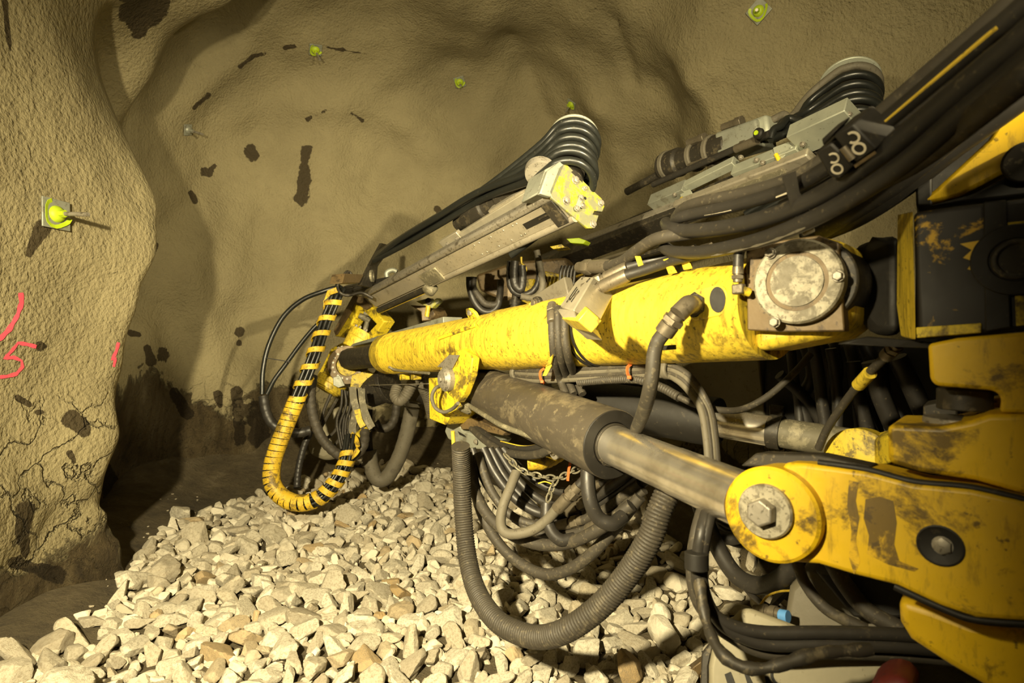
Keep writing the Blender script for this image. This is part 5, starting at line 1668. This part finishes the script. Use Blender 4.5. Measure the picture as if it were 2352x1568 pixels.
corrugated('ribbed_tube', [P(962, 862, 4.6), P(970, 888, 4.62), P(982, 915, 4.7), P(990, 950, 4.8)], .04, .02, .05, 'rubber_grey', lo)
lo = thing('dark_drum', tuple(P(880, 890, 5.6)), 'dark round drum housing hanging behind the boom tube, above the grey hose', 'drum')
MB().lathe(P(846, 900, 5.6), P(900, 880, 5.5) - P(846, 900, 5.6), [(0, .13), (.02, .16), (.2, .16), (.22, .19), (.27, .19), (.28, .12)], 30).build('drum_body', M['dark'], lo, bevel=.004)
MB().cyl(P(966, 905, 5.2), P(990, 920, 5.2), .07).build('stub', M['rubber_dust'], lo)
# torn strips hanging from the swivel foot
pale = [([(810, 888), (812, 915), (818, 945), (810, 975), (812, 1000), (824, 1020)], .06, 'dust_steel', 'pale torn rubber strip hanging from the swivel foot'),
        ([(826, 890), (830, 925), (838, 960), (852, 985)], .035, 'dust_steel', 'pair of pale stiff straps curving down from the swivel foot'),
        ([(834, 892), (836, 925), (846, 955), (858, 980)], .03, 'dust_steel', 'second pale stiff strap beside the torn rubber strip'),
        ([(846, 985), (826, 996), (816, 1012)], .06, 'yellow_worn', 'yellow strip end bent under the hanging straps'),
        ([(820, 940), (826, 965), (834, 980)], .05, 'yellow_worn', 'short yellow strip among the hanging straps')]
for pts, wd, mt, lb in pale:
    q = catmull([P(x, y, 4.98) for x, y in pts], 5)
    o = MB().strip(q, [Vector((1, .3, .1 * math.sin(i))) for i in range(len(q))], wd, .012).build('torn_strip', M[mt], None, smooth=50)
    tag(o, lb, 'strip')
for i in range(7):
    pts = [(786 + i * 6, 894 + 2 * (i % 3)), (784 + i * 5 + (i % 2) * 6, 930), (774 + i * 7, 965 + (i % 3) * 8), (778 + i * 5, 1000), (784 + i * 4, 1030 - (i % 3) * 6)]
    o = MB().tube(catmull([P(x, y, 5.12 + .02 * (i % 3)) for x, y in pts], 6), .013, 7).build('hanging_cable', M['dark'])
    tag(o, 'thin dark cable in the tangle hanging below the yellow drum', 'cable', 'tangled cables below the drum')
for i, pts in enumerate(([(760, 905), (745, 940), (738, 970)], [(775, 915), (750, 960), (735, 985)], [(785, 930), (775, 980), (752, 1005), (738, 1000)], [(780, 960), (782, 1000), (764, 1030)])):
    o = MB().tube(catmull([P(x, y, 5.25) for x, y in pts], 6), .015, 7).build('slanting_cable', M['rubber_dust'])
    tag(o, 'dusty cable slanting down behind the yellow drum', 'cable', 'slanting cables behind the drum')
o = MB().prism([P(700, 985, 5.9), P(770, 930, 5.9), P(782, 985, 5.9), P(770, 1050, 5.9), P(742, 1062, 5.9), P(704, 1045, 5.9)], Vector((.2, .35, 0))).build('grey_canister', M['panel'], None, bevel=.06, seg=3)
tag(o, 'blurred grey canister shape standing behind the hanging cables', 'canister')

# ---------------------------------------------------------------- hoses hanging under the boom
def under(x):
    return boom_d(min(x, 1500)) - .05
big = thing('corrugated_hose', tuple(P(1240, 1465, 2.2)), 'big dirty corrugated hose hanging in a deep U over the stones', 'hose')
bp_ = [P(1058, 1024, 2.75), P(1060, 1080, 2.8), P(1064, 1180, 2.8), P(1074, 1280, 2.72), P(1096, 1360, 2.58), P(1140, 1424, 2.4), P(1200, 1456, 2.28), P(1252, 1462, 2.2), P(1310, 1442, 2.12), P(1380, 1390, 2.08), P(1440, 1320, 2.04), P(1490, 1240, 2.0), P(1516, 1170, 2.0), P(1545, 1105, 2.02)]
corrugated('corrugated_tube', bp_, .043, .0125, .055, 'rubber_dust', big, seg=18)
MB().cyl(P(1040, 990, 2.85), P(1060, 1300, 2.95), .010).build('yellow_stay', M['yellow_line'], big)
LOOPS = [
    ([(1072, 1040, 3.0), (1084, 1110, 2.95), (1118, 1180, 2.85), (1170, 1225, 2.75), (1240, 1250, 2.65), (1310, 1245, 2.55), (1380, 1212, 2.45), (1450, 1160, 2.4)], .028, 'rubber_dust', 'thick dusty hose in the upper of two wide sagging loops'),
    ([(1080, 1050, 3.05), (1100, 1160, 3.0), (1140, 1240, 2.9), (1190, 1290, 2.8), (1250, 1318, 2.7), (1305, 1308, 2.62), (1360, 1270, 2.55), (1410, 1215, 2.5), (1470, 1140, 2.45)], .027, 'rubber_dust', 'thick dusty hose in the lowest wide sagging loop'),
    ([(1085, 1030, 3.1), (1110, 1100, 3.05), (1150, 1160, 3.0), (1200, 1200, 2.95), (1270, 1218, 2.9)], .02, 'rubber', 'slim hose bowing inside the sagging loops near the corrugated hose'),
    ([(1110, 1030, 3.0), (1140, 1090, 2.95), (1190, 1150, 2.9), (1250, 1180, 2.85), (1320, 1170, 2.75), (1400, 1120, 2.6), (1480, 1060, 2.45)], .024, 'rubber', ''),
    ([(1125, 1030, 3.02), (1160, 1095, 2.97), (1210, 1150, 2.92), (1260, 1190, 2.86), (1330, 1185, 2.76), (1410, 1135, 2.62), (1490, 1075, 2.46)], .022, 'rubber', ''),
    ([(1140, 1030, 3.04), (1180, 1090, 3.0), (1230, 1140, 2.95), (1290, 1165, 2.86), (1350, 1150, 2.76), (1420, 1100, 2.62), (1500, 1040, 2.46)], .022, 'rubber', ''),
    ([(1098, 1040, 2.96), (1125, 1120, 2.9), (1170, 1180, 2.85), (1230, 1205, 2.8), (1300, 1205, 2.72), (1380, 1175, 2.6), (1470, 1110, 2.48)], .022, 'rubber_dust', ''),
    ([(1155, 1030, 3.06), (1200, 1080, 3.0), (1260, 1120, 2.95), (1320, 1130, 2.86), (1390, 1105, 2.74), (1450, 1060, 2.6)], .022, 'rubber', ''),
    ([(1180, 1190, 2.85), (1240, 1225, 2.78), (1310, 1225, 2.7), (1390, 1195, 2.58), (1480, 1125, 2.46)], .02, 'rubber_dust', ''),
    ([(1230, 1200, 2.84), (1290, 1210, 2.78), (1350, 1195, 2.68), (1420, 1155, 2.56), (1500, 1090, 2.46)], .02, 'rubber_dust', ''),
]
for pts, r, mt, lb in LOOPS:
    t = thing('sagging_hose', tuple(P(*pts[len(pts) // 2])), lb or 'black hose in the thick bunch sagging under the lift cylinder', 'hose', None if lb else 'bunch of hoses under the lift cylinder')
    hose('rubber_tube', [P(*q) for q in pts], r, mt, t, seg=12)
    if not lb:
        q = [P(*z) for z in pts]
        cc = catmull(q, 8)
        k = int(len(cc) * .62)
        fitting(cc[k], cc[min(len(cc) - 1, k + 6)], r * .92, t, 'joint')
t = thing('looped_hose', tuple(P(1165, 1180, 2.7)), 'pale dusty hose looping down and back up to a crimped joint', 'hose')
hose('rubber_tube', [P(1186, 1084, 2.75), P(1172, 1120, 2.7), P(1156, 1160, 2.66), P(1150, 1200, 2.64), P(1160, 1222, 2.62), P(1185, 1226, 2.6), P(1225, 1216, 2.58), P(1260, 1190, 2.56), P(1285, 1160, 2.54)], .024, 'rubber_grey', t, seg=12)
fitting(P(1278, 1170, 2.545), P(1330, 1115, 2.5), .022, t, 'joint')
hose('rubber_tail', [P(1330, 1115, 2.5), P(1372, 1070, 2.48), P(1420, 1040, 2.5)], .022, 'rubber', t)
t = thing('hook_hose', tuple(P(1255, 1200, 2.6)), 'short black hose sleeve hooked round the bunch under the chain', 'hose')
hose('rubber_tube', [P(1256, 1155, 2.6), P(1256, 1190, 2.58), P(1268, 1222, 2.56), P(1290, 1240, 2.55), P(1320, 1236, 2.56)], .028, 'rubber', t, seg=12)
t = thing('hook_hose', tuple(P(1360, 1150, 2.3)), 'thick black hose curling down below the cylinder end and back to the bunch', 'hose')
hose('rubber_tube', [P(1352, 1060, 2.35), P(1350, 1100, 2.32), P(1356, 1150, 2.3), P(1374, 1188, 2.3), P(1404, 1202, 2.3), P(1430, 1186, 2.34)], .030, 'rubber', t, seg=12)
# chain
ch = thing('hanging_chain', tuple(P(1230, 1090, 2.9)), 'dusty steel link chain hanging under the black cylinder', 'chain')
mb = MB()
cp_ = resample(catmull([P(1160, 1044, 2.85), P(1178, 1062, 2.83), P(1200, 1082, 2.8), P(1235, 1092, 2.76), P(1280, 1098, 2.72), P(1310, 1085, 2.68), P(1345, 1068, 2.64)], 8), .036)
cp2 = resample(catmull([P(1280, 1098, 2.72), P(1268, 1120, 2.7), P(1258, 1150, 2.68)], 6), .036)
for chain_pts in (cp_, cp2):
    for i in range(len(chain_pts) - 1):
        a, b = chain_pts[i], chain_pts[i + 1]
        u, x_, y_ = ortho(b - a)
        s_ = x_ if i % 2 else y_
        m = (a + b) / 2
        lp = [m + u * (math.cos(q) * .026) + s_ * (math.sin(q) * .014) for q in np.linspace(0, 2 * math.pi, 13)]
        mb.tube(lp, .0048, 6, cap=False)
mb.build('chain_links', M['dust_steel'], ch)
t = thing('yellow_plug', tuple(P(1240, 1050, 2.9)), 'round yellow wrapped hose end peeping out under the cylinder banjo', 'hose')
corrugated('wrapped_end', [P(1300, 1020, 3.1), P(1270, 1040, 3.0), P(1240, 1052, 2.9), P(1215, 1052, 2.9)], .06, .05, .04, 'wrap', t)
t = thing('ribbon', tuple(P(1305, 1090, 2.7)), 'thin orange tie tail dangling under the cylinder', 'tie')
MB().strip([P(1310, 1060, 2.66), P(1306, 1080, 2.66), P(1304, 1104, 2.66)], [Vector((1, .2, 0))] * 3, .012, .003).build('tie_tail', M['zip'], t)
t = thing('yellow_wire', tuple(P(1250, 1105, 2.8)), 'thin yellow wire end curling beside the chain', 'wire')
MB().tube(catmull([P(1236, 1110, 2.8), P(1252, 1106, 2.8), P(1270, 1112, 2.8)], 6), .0035, 6).build('wire_end', M['yellow_line'], t)

# harness along the underside of the boom
HAR = [([(1175, 856), (1240, 858), (1330, 856), (1430, 852), (1520, 845), (1570, 858), (1610, 895), (1636, 950), (1645, 1010), (1648, 1060)], .015, 'rubber_grey')] * 4
for i in range(4):
    o_ = i * 7.5
    t = thing('harness_hose', tuple(P(1350, 856 + o_, 2.5)), 'hose in the clipped harness running along under the boom and bending down', 'hose', 'harness under the boom')
    pts = [P(1175, 850 + o_ * .8, 3.1), P(1240, 852 + o_, 2.85), P(1330, 848 + o_, 2.6), P(1430, 843 + o_, 2.4), P(1520, 838 + o_, 2.22), P(1568 - o_ * .4, 852 + o_, 2.14), P(1606 - o_ * .6, 892 + o_ * .8, 2.08), P(1632 - o_ * .9, 945, 2.04), P(1643 - o_ * .9, 1010, 2.0), P(1648 - o_ * .9, 1075, 1.98)]
    hose('rubber_tube', pts, .0135, 'rubber_grey' if i % 2 else 'rubber_dust', t)
t = thing('harness_conduit', tuple(P(1430, 880, 2.4)), 'ribbed conduit below the harness, ending in a slim cable', 'conduit')
corrugated('ribbed_tube', [P(1330, 878, 2.6), P(1400, 872, 2.45), P(1465, 872, 2.32), P(1520, 890, 2.22), P(1560, 912, 2.15)], .017, .012, .09, 'rubber_dust', t, seg=12)
hose('cable', [P(1560, 912, 2.15), P(1600, 930, 2.1), P(1660, 942, 2.08), P(1710, 938, 2.1), P(1770, 905, 2.1), P(1830, 850, 2.1), P(1862, 812, 2.1)], .0125, 'rubber_dust', t)
for (x, y, nm, lb) in ((1183, 856, 'conduit_gland', 'grey round gland at the front end of the harness'), (1527, 848, 'conduit_gland', 'grey round gland where the harness bends down')):
    q = P(x, y, 3.08 if x < 1300 else 2.21)
    o = MB().ring(q, UB, .022, .040, .03, 24).build(nm, M['rubber_grey'], None, bevel=.006)
    tag(o, lb, 'gland')
for (x, y, d_, lb) in ((1244, 862, 2.78, 'orange cable tie on the harness nearer the cylinder clevis'), (1444, 852, 2.33, 'orange cable tie on the harness nearer the elbow hose')):
    t = thing('cable_tie', tuple(P(x, y, d_)), lb, 'cable tie', 'orange cable ties')
    MB().strip(catmull([P(x + 6, y - 16, d_ - .0), P(x - 3, y - 8, d_ - .02), P(x - 2, y + 8, d_ - .025), P(x + 6, y + 18, d_ - .01)], 5), [Vector((1, .6, .1))] * 16, .012, .004).build('tie_band', M['zip'], t)
    MB().box(P(x + 1, y + 14, d_ - .03), Vector((.008, 0, 0)), Vector((0, .006, 0)), Vector((0, 0, .007))).build('tie_head', M['zip'], t, bevel=.002)

# ---------------------------------------------------------------- the rear lift cylinder and the carrier front
rc = thing('rear_cylinder', tuple(P(1640, 970, 2.5)), 'second hydraulic cylinder with a chrome rod and worn yellow eye, behind the front one', 'hydraulic cylinder')
a, b = P(1330, 918, 3.0), P(2015, 1030, 2.1)
k = lambda x: a + (b - a) * ((x - 1176) / F * a.y - a.x) / ((b - a).x - (x - 1176) / F * (b - a).y)
MB().cyl(a, k(1650), .11, seg=40).build('barrel', M['black'], rc, bevel=.006)
MB().cyl(k(1640), k(1775), .064, seg=36).build('rod', M['chrome'], rc)
MB().ring(k(1768), b - a, .06, .070, .05, 36).build('rod_band', M['dark'], rc)
MB().cyl(k(1775), k(1990), .060, seg=36).build('rod_end', M['dust_steel'], rc)
MB().lathe(P(1985, 1052, 2.05), Vector((-.72, -.69, .06)), [(0, .11), (.08, .11), (.085, .1)], 36).build('eye', M['yellow_worn'], rc)
MB().prism([P(2000, 1010, 2.0), P(2040, 1000, 1.8), P(2060, 1060, 1.8), P(2000, 1080, 2.0)], Vector((.1, .14, 0))).build('eye_plate', M['yellow_worn'], rc, bevel=.01)
cb = thing('rig_chassis', tuple(P(1900, 900, 3.0)), 'dark front of the rig carrier with a pale sheet panel behind the hoses', 'carrier')
MB().prism([P(1755, 800, 3.0), P(2420, 760, 2.2), P(2420, 1160, 2.2), P(1755, 1010, 3.0)], Vector((.5, .7, 0))).build('front_plate', M['black'], cb, bevel=.02)  # carrier body, black put in for the darkness behind the hoses
MB().prism([P(1520, 860, 3.3), P(1600, 828, 3.2), P(1742, 806, 3.0), P(1760, 975, 3.0), P(1660, 948, 3.1), P(1600, 935, 3.2), P(1530, 905, 3.3)], Vector((.2, .3, 0))).build('pale_panel', M['panel'], cb, bevel=.01)
MB().prism([P(1300, 865, 3.3), P(1520, 872, 3.2), P(1640, 930, 3.1), P(1620, 1000, 3.1), P(1480, 1010, 3.2), P(1380, 940, 3.3)], Vector((.3, .4, 0))).build('dark_housing', M['dark'], cb, bevel=.03)
MB().prism([P(1766, 930, 2.9), P(1800, 934, 2.9), P(1796, 960, 2.9), P(1768, 962, 2.9)], Vector((.03, .04, 0))).build('glossy_tab', M['steel'], cb, bevel=.004)
MB().prism([P(2120, 930, 1.75), P(2200, 915, 1.7), P(2200, 980, 1.7), P(2120, 980, 1.75)], Vector((.1, .12, 0))).build('plate_edge', M['dark'], cb, bevel=.006)
MB().prism([P(2106, 300, 2.6), P(2420, 100, 2.3), P(2420, 800, 2.3), P(2100, 800, 2.5), P(2106, 460, 2.6)], Vector((.12, .16, 0))).build('cab_side', M['black'], cb, bevel=.02)
DARK = [([(1868, 790), (1880, 860), (1890, 940), (1900, 1005)], 2.35, .024, 'straight black hose dropping below the round cover, first of the pair'),
        ([(1908, 800), (1918, 860), (1924, 930), (1922, 1010)], 2.35, .022, 'straight black hose dropping below the round cover, second of the pair'),
        ([(2000, 830), (2020, 900), (2044, 960), (2060, 990)], 2.2, .034, 'thick dark hose deep below the pivot block'),
        ([(2060, 820), (2090, 880), (2120, 945), (2140, 980)], 2.15, .034, 'thick dark hose slanting below the pivot block'),
        ([(1960, 830), (1970, 900), (1990, 980), (1998, 1010)], 2.5, .03, 'dark hose deep behind the slanting lubrication line'),
        ([(1790, 860), (1840, 905), (1880, 960), (1890, 1000)], 2.6, .026, 'dark hose sloping down across the carrier front')]
for pts, d_, r, lb in DARK:
    t = thing('carrier_hose', tuple(P(*pts[1], d_)), lb, 'hose', 'dark hoses in front of the carrier')
    hose('rubber_tube', [P(x, y, d_) for x, y in pts], r, 'rubber', t)
for i in range(9):
    t = thing('deep_hose', tuple(P(1950, 900, 2.7)), 'dim black hose in the dark bunch in front of the carrier', 'hose', 'dim hoses in the dark behind the lubrication line')
    x = 1815 + i * 34
    hose('rubber_tube', [P(x, 790, 2.65), P(x + 8 + (i % 3) * 8, 860, 2.6), P(x + 20 - (i % 2) * 26, 930, 2.62), P(x + 26 + (i % 3) * 6, 1040, 2.6)], .022 + .005 * (i % 3), 'rubber', t)
t = thing('lubrication_line', tuple(P(1985, 865, 1.75)), 'slanting black hose with a yellow band and end fitting below the pivot block', 'hose')
hose('rubber_tube', [P(2052, 800, 1.62), P(2035, 818, 1.66), P(1985, 868, 1.78), P(1940, 925, 1.9), P(1900, 985, 2.0), P(1880, 1030, 2.05)], .0135, 'rubber_dust', t, seg=12)
fitting(P(2034, 819, 1.66), P(2062, 790, 1.6), .015, t)
aa_, bb_ = P(1972, 884, 1.82), P(1998, 856, 1.74)
MB().cyl(aa_, bb_, .020, seg=18).build('yellow_band', M['yellow'], t)

# ---------------------------------------------------------------- lower front: hose rope, skid, panels
dJ = lambda x: 1 / (.60 + .00005 * (x - 1600))
J0 = [(1638, 1110), (1628, 1160), (1612, 1220), (1602, 1290), (1606, 1350), (1630, 1400), (1680, 1436), (1760, 1452), (1900, 1452), (2080, 1458), (2300, 1480)]
rows = [(0, 0, 'upper'), (-12, 8, 'second'), (10, 20, 'third'), (-4, 34, 'lowest')]
for i, (dx, dy, nm) in enumerate(rows):
    t = thing('rope_hose', tuple(P(1606, 1330, 1.62)), 'muddy hose of the taped rope below the lever, ' + nm + ' of four', 'hose', 'taped hose rope below the lever')
    pts = [P(x + dx * (1 if k < 6 else .2), y + (dy * max(0, (k - 3)) / 4 if k < 7 else dy * 1.35), dJ(x) + .03 * (i % 2) + (.2 if k == 0 else .08 if k == 1 else 0)) for k, (x, y) in enumerate(J0)]
    hose('rubber_tube', pts, .0185, 'rubber_dust' if i in (1, 3) else 'rubber', t, seg=12)
o = MB().tube([P(1600, 1268, 1.645), P(1600, 1308, 1.64)], .034, 14).build('tape_band', M['black'], None, bevel=.003)
tag(o, 'black tape band round the hose rope above its bend', 'tape')
t = thing('muddy_hose', tuple(P(1720, 1530, 1.45)), 'muddy black hose hanging lowest across the stencilled skid panel', 'hose')
q = resample(catmull([P(1606, 1330, 1.66), P(1620, 1420, 1.6), P(1650, 1490, 1.52), P(1690, 1525, 1.48), P(1740, 1536, 1.46), P(1800, 1524, 1.45), P(1880, 1500, 1.45), P(2000, 1490, 1.45)], 8), .02)
MB().tube(q, .016, 12, rad=lambda i: .016 * (1 + .14 * math.sin(i * 1.9) + .1 * math.sin(i * .7))).build('rubber_tube', M['dark'], t)
t = thing('drooping_hose', tuple(P(1720, 1330, 2.2)), 'black hose loop drooping to the soil behind the lever eye', 'hose')
hose('rubber_tube', [P(1620, 1190, 2.5), P(1650, 1260, 2.4), P(1690, 1320, 2.3), P(1740, 1344, 2.2), P(1790, 1330, 2.1), P(1826, 1290, 2.05), P(1836, 1240, 2.05)], .034, 'rubber', t, seg=14)
t = thing('drooping_hose', tuple(P(1660, 1200, 2.5)), 'short black hose elbow sticking out behind the chrome rod eye', 'hose')
hose('rubber_tube', [P(1590, 1110, 2.6), P(1610, 1180, 2.55), P(1640, 1225, 2.5), P(1680, 1236, 2.45), P(1720, 1222, 2.4)], .028, 'rubber', t, seg=14)
for i in range(5):
    t = thing('shadow_hose', tuple(P(1690, 1200, 2.6)), 'dark hose in the shadowed coil behind the lever eye', 'hose', 'coil in the shadow behind the lever eye')
    hose('rubber_tube', [P(1600 + i * 8, 1120, 2.7), P(1625 + i * 6, 1170 + i * 4, 2.65), P(1665, 1195 + i * 10, 2.62), P(1720, 1205 + i * 12, 2.6), P(1790, 1200 + i * 14, 2.6)], .018, 'rubber', t)
t = thing('slim_hose', tuple(P(1750, 1400, 2.1)), 'slim cable running down beside the drooping loop to the skid', 'cable')
hose('cable_run', [P(1690, 1310, 2.35), P(1720, 1360, 2.25), P(1770, 1395, 2.1), P(1830, 1410, 2.0)], .011, 'rubber', t)
t = thing('yellow_cable', tuple(P(1765, 1375, 2.1)), 'thin yellow wire arching over the brass coupling', 'wire')
MB().tube(catmull([P(1744, 1392, 2.0), P(1764, 1368, 2.02), P(1790, 1358, 2.05), P(1818, 1356, 2.08)], 8), .004, 6).build('wire_run', M['yellow_line'], t)
cp = thing('hose_coupling', tuple(P(1765, 1405, 1.95)), 'brass ribbed hose coupling with a blue cap lying on the skid', 'coupling')
ca, cbb = P(1732, 1398, 1.98), P(1800, 1412, 1.9)
MB().lathe(ca, cbb - ca, [(0, .014), (.02, .018), (.03, .018), (.031, .023), (.045, .023), (.046, .019), (.06, .019), (.061, .024), (.08, .024), (.081, .02), (.1, .02)], 16).build('coupling_body', M['fitting'], cp)
MB().lathe(P(1790, 1412, 1.9), cbb - ca, [(0, .016), (.004, .02), (.03, .02)], 16).build('blue_cap', M['blue'], cp)
sk = thing('skid_guard', tuple(P(1750, 1480, 1.8)), 'pale dented metal skid guard with cut black stencil marks below the hose rope', 'guard')
nG = Vector((-.30, -.86, .42)).normalized()
g0 = P(1760, 1480, 1.78)
gq2 = lambda x, y, o=0.0: PL(x, y, g0 + nG * o, nG)
MB().prism([gq2(1664, 1440), gq2(1700, 1400), gq2(1720, 1394), gq2(1840, 1440), gq2(2060, 1470), gq2(2080, 1640), gq2(1630, 1640), gq2(1628, 1530), gq2(1640, 1470)], -nG * .05).build('guard_sheet', M['panel'], sk, bevel=.015, seg=3)
MB().prism([gq2(1612, 1500, -.05), gq2(1632, 1474, -.05), gq2(1640, 1478, -.05), gq2(1628, 1530, -.05), gq2(1628, 1640, -.05), gq2(1604, 1640, -.05)], -nG * .12).build('guard_end', M['dark'], sk, bevel=.015)
for k, pts in enumerate(([(1664, 1548), (1678, 1542), (1700, 1600), (1680, 1600)], [(1704, 1530), (1722, 1516), (1726, 1522), (1712, 1534), (1744, 1600), (1726, 1600)], [(1756, 1552), (1764, 1552), (1786, 1600), (1766, 1600)])):
    MB().prism([gq2(x, y, .002) for x, y in pts], nG * .003).build('stencil_mark', M['letter'], sk)
cc_ = gq2(1792, 1552, .004)
_, gx, gy = ortho(nG)
pts = [cc_ + gx * (math.cos(q) * .024) + gy * (math.sin(q) * .024) for q in np.linspace(-.5, 3.6, 20)]
MB().strip(pts, [(p - cc_).normalized() for p in pts], .007, .003).build('stencil_mark', M['letter'], sk)
bx = thing('carrier_step', tuple(P(1900, 1400, 1.7)), 'dim tapered grey housing of the carrier below the lever', 'housing')
MB().prism([P(1812, 1350, 2.0), P(1850, 1310, 2.0), P(1890, 1330, 1.95), P(2080, 1400, 1.8), P(2080, 1480, 1.8), P(1794, 1470, 1.95)], Vector((.3, .4, 0))).build('housing_sheet', M['panel_dim'], bx, bevel=.02)
MB().prism([P(1760, 1400, 2.2), P(1816, 1348, 2.2), P(1822, 1356, 2.2), P(1770, 1408, 2.2)], Vector((.1, .15, 0))).build('strut', M['dark'], bx, bevel=.006)
MB().prism([P(1870, 1310, 1.9), P(2100, 1330, 1.7), P(2100, 1420, 1.7), P(1960, 1420, 1.8)], Vector((.4, .5, 0))).build('dark_web', M['black'], bx, bevel=.01)
for i in range(2):
    t = thing('housing_hose', tuple(P(1960, 1380, 1.7)), ('thicker' if i else 'thinner') + ' hose crossing the dim housing below the lever', 'hose', 'hoses over the dim housing')
    hose('rubber_tube', [P(1830 + 80 * i, 1290, 1.85), P(1850 + 90 * i, 1340, 1.8), P(1900 + 90 * i, 1400, 1.75), P(1990 + 80 * i, 1445, 1.7)], .018 + .008 * i, 'rubber_dust', t)
rd = MB().prism([P(1996, 1580, 1.3), P(2024, 1550, 1.3), P(2080, 1558, 1.26), P(2110, 1610, 1.25), P(1996, 1660, 1.3)], Vector((.1, .12, -.02))).build('red_reflector', M['red'], None, bevel=.02)
tag(rd, 'dim red part at the lower edge below the yellow lug', 'reflector')
o = MB().prism([P(1540, 1570, 2.55), P(1610, 1518, 2.5), P(1616, 1540, 2.5), P(1566, 1600, 2.55)], Vector((.05, .1, -.02))).build('wooden_board', M['brown'], None, bevel=.006)
tag(o, 'muddy board lying against the skid guard on the stones', 'board')

# ---------------------------------------------------------------- rock bolts in the walls
BOLTS = [((122, 492), .155, .0, 'large square rock bolt plate splashed lime on the side wall by the pink curve', True, .16),
         ((1744, 26), .15, .6, 'tilted square rock bolt plate in the crown above the farther reel', True, .05),
         ((1056, 187), .13, .3, 'small lime rock bolt plate high on the crown, alone above the tunnel face', True, .07),
         ((1314, 238), .12, .5, 'rock bolt with a round lime nut above the nearer hose reel', True, .10),
         ((724, 112), .13, .2, 'rock bolt under the dark crack near the top of the arch', True, .13),
         ((428, 297), .11, .4, 'bare rock bolt without lime paint on the shoulder of the arch', False, .13)]
for (x, y), s_, roll, lb, lime, ln in BOLTS:
    p, n = wall_at(x, y)
    n = Vector(n).normalized()
    # steady normal from a few samples around
    acc = Vector((0, 0, 0))
    for dx in (-14, 0, 14):
        for dy in (-14, 0, 14):
            acc += wall_at(x + dx, y + dy)[1]
    n = acc.normalized()
    t = thing('rock_bolt', tuple(p), lb, 'rock bolt', 'rock bolts in the sprayed concrete')
    _, a, b = ortho(n)
    a, b = a * math.cos(roll) + b * math.sin(roll), b * math.cos(roll) - a * math.sin(roll)
    MB().box(p + n * .018, a * s_ / 2, b * s_ / 2, n * .005).build('plate', M['galv'], t, bevel=.003)
    MB().lathe(p + n * .02, n, [(0, .045), (.012, .042), (.024, .030), (.028, .016)], 20).build('dome', M['lime_bright' if lime else 'galv'], t)
    if lime:
        pts = [p + n * .0245 + (a * math.cos(q) + b * math.sin(q)) * (s_ * .40 * (1 + .12 * math.sin(3 * q))) for q in np.linspace(.4, 4.6, 14)]
        MB().strip(pts, [(q_ - p).normalized() for q_ in pts], s_ * .2, .0015).build('paint_splash', M['lime_bright'], t)
    MB().lathe(p + n * .045, n, [(0, .020), (.03, .020)], 6).build('nut', M['lime_bright' if lime else 'galv'], t)
    tilt = (n + Vector((.25, -.1, -.1))).normalized()
    MB().cyl(p + n * .06, p + n * .06 + tilt * ln, .0115, seg=12).build('rod', M['steel'], t)

# ---------------------------------------------------------------- pink spray marks
def spray(name, lb, strokes, wpx):
    mb = MB()
    for st_ in strokes:
        c = []
        for i in range(len(st_) - 1):
            (x0, y0), (x1, y1) = st_[i], st_[i + 1]
            k = max(2, int(math.hypot(x1 - x0, y1 - y0) / 5))
            c += [(x0 + (x1 - x0) * j / k, y0 + (y1 - y0) * j / k) for j in range(k)]
        c.append(st_[-1])
        for i in range(len(c)):
            pass
        rows_ = []
        n = len(c)
        for i in range(n):
            a, b = c[max(i - 1, 0)], c[min(i + 1, n - 1)]
            tx, ty = b[0] - a[0], b[1] - a[1]
            L = math.hypot(tx, ty) or 1
            wv = wpx * (1 + .18 * math.sin(i * 1.3) + .12 * math.sin(i * .47))
            row = []
            for q in (-1, -.33, .33, 1):
                loc, nor = wall_at(c[i][0] - ty / L * wv / 2 * q, c[i][1] + tx / L * wv / 2 * q)
                row.append(loc + nor * .004)
            rows_.append(row)
        o_ = len(mb.v)
        for r_ in rows_:
            mb.v += r_
        for i in range(n - 1):
            for q in range(3):
                k = o_ + i * 4 + q
                mb.f.append((k, k + 1, k + 5, k + 4))
    o = mb.build(name, M['pink'], None, smooth=0)
    tag(o, lb, 'spray mark')
spray('pink_mark', 'pink sprayed curved stroke on the side wall', [[(46, 672), (48, 695), (38, 725), (20, 755), (0, 776), (-20, 790)]], 11)
spray('pink_mark', 'pink sprayed figure five on the side wall', [[(82, 796), (60, 790), (40, 787), (28, 802), (10, 822), (30, 820), (48, 828), (50, 842), (36, 858), (14, 864), (-10, 866)]], 8)
spray('pink_mark', 'small pink sprayed zigzag at the edge of the wall bulge', [[(271, 786), (266, 806), (256, 826), (264, 822), (260, 842)]], 7)
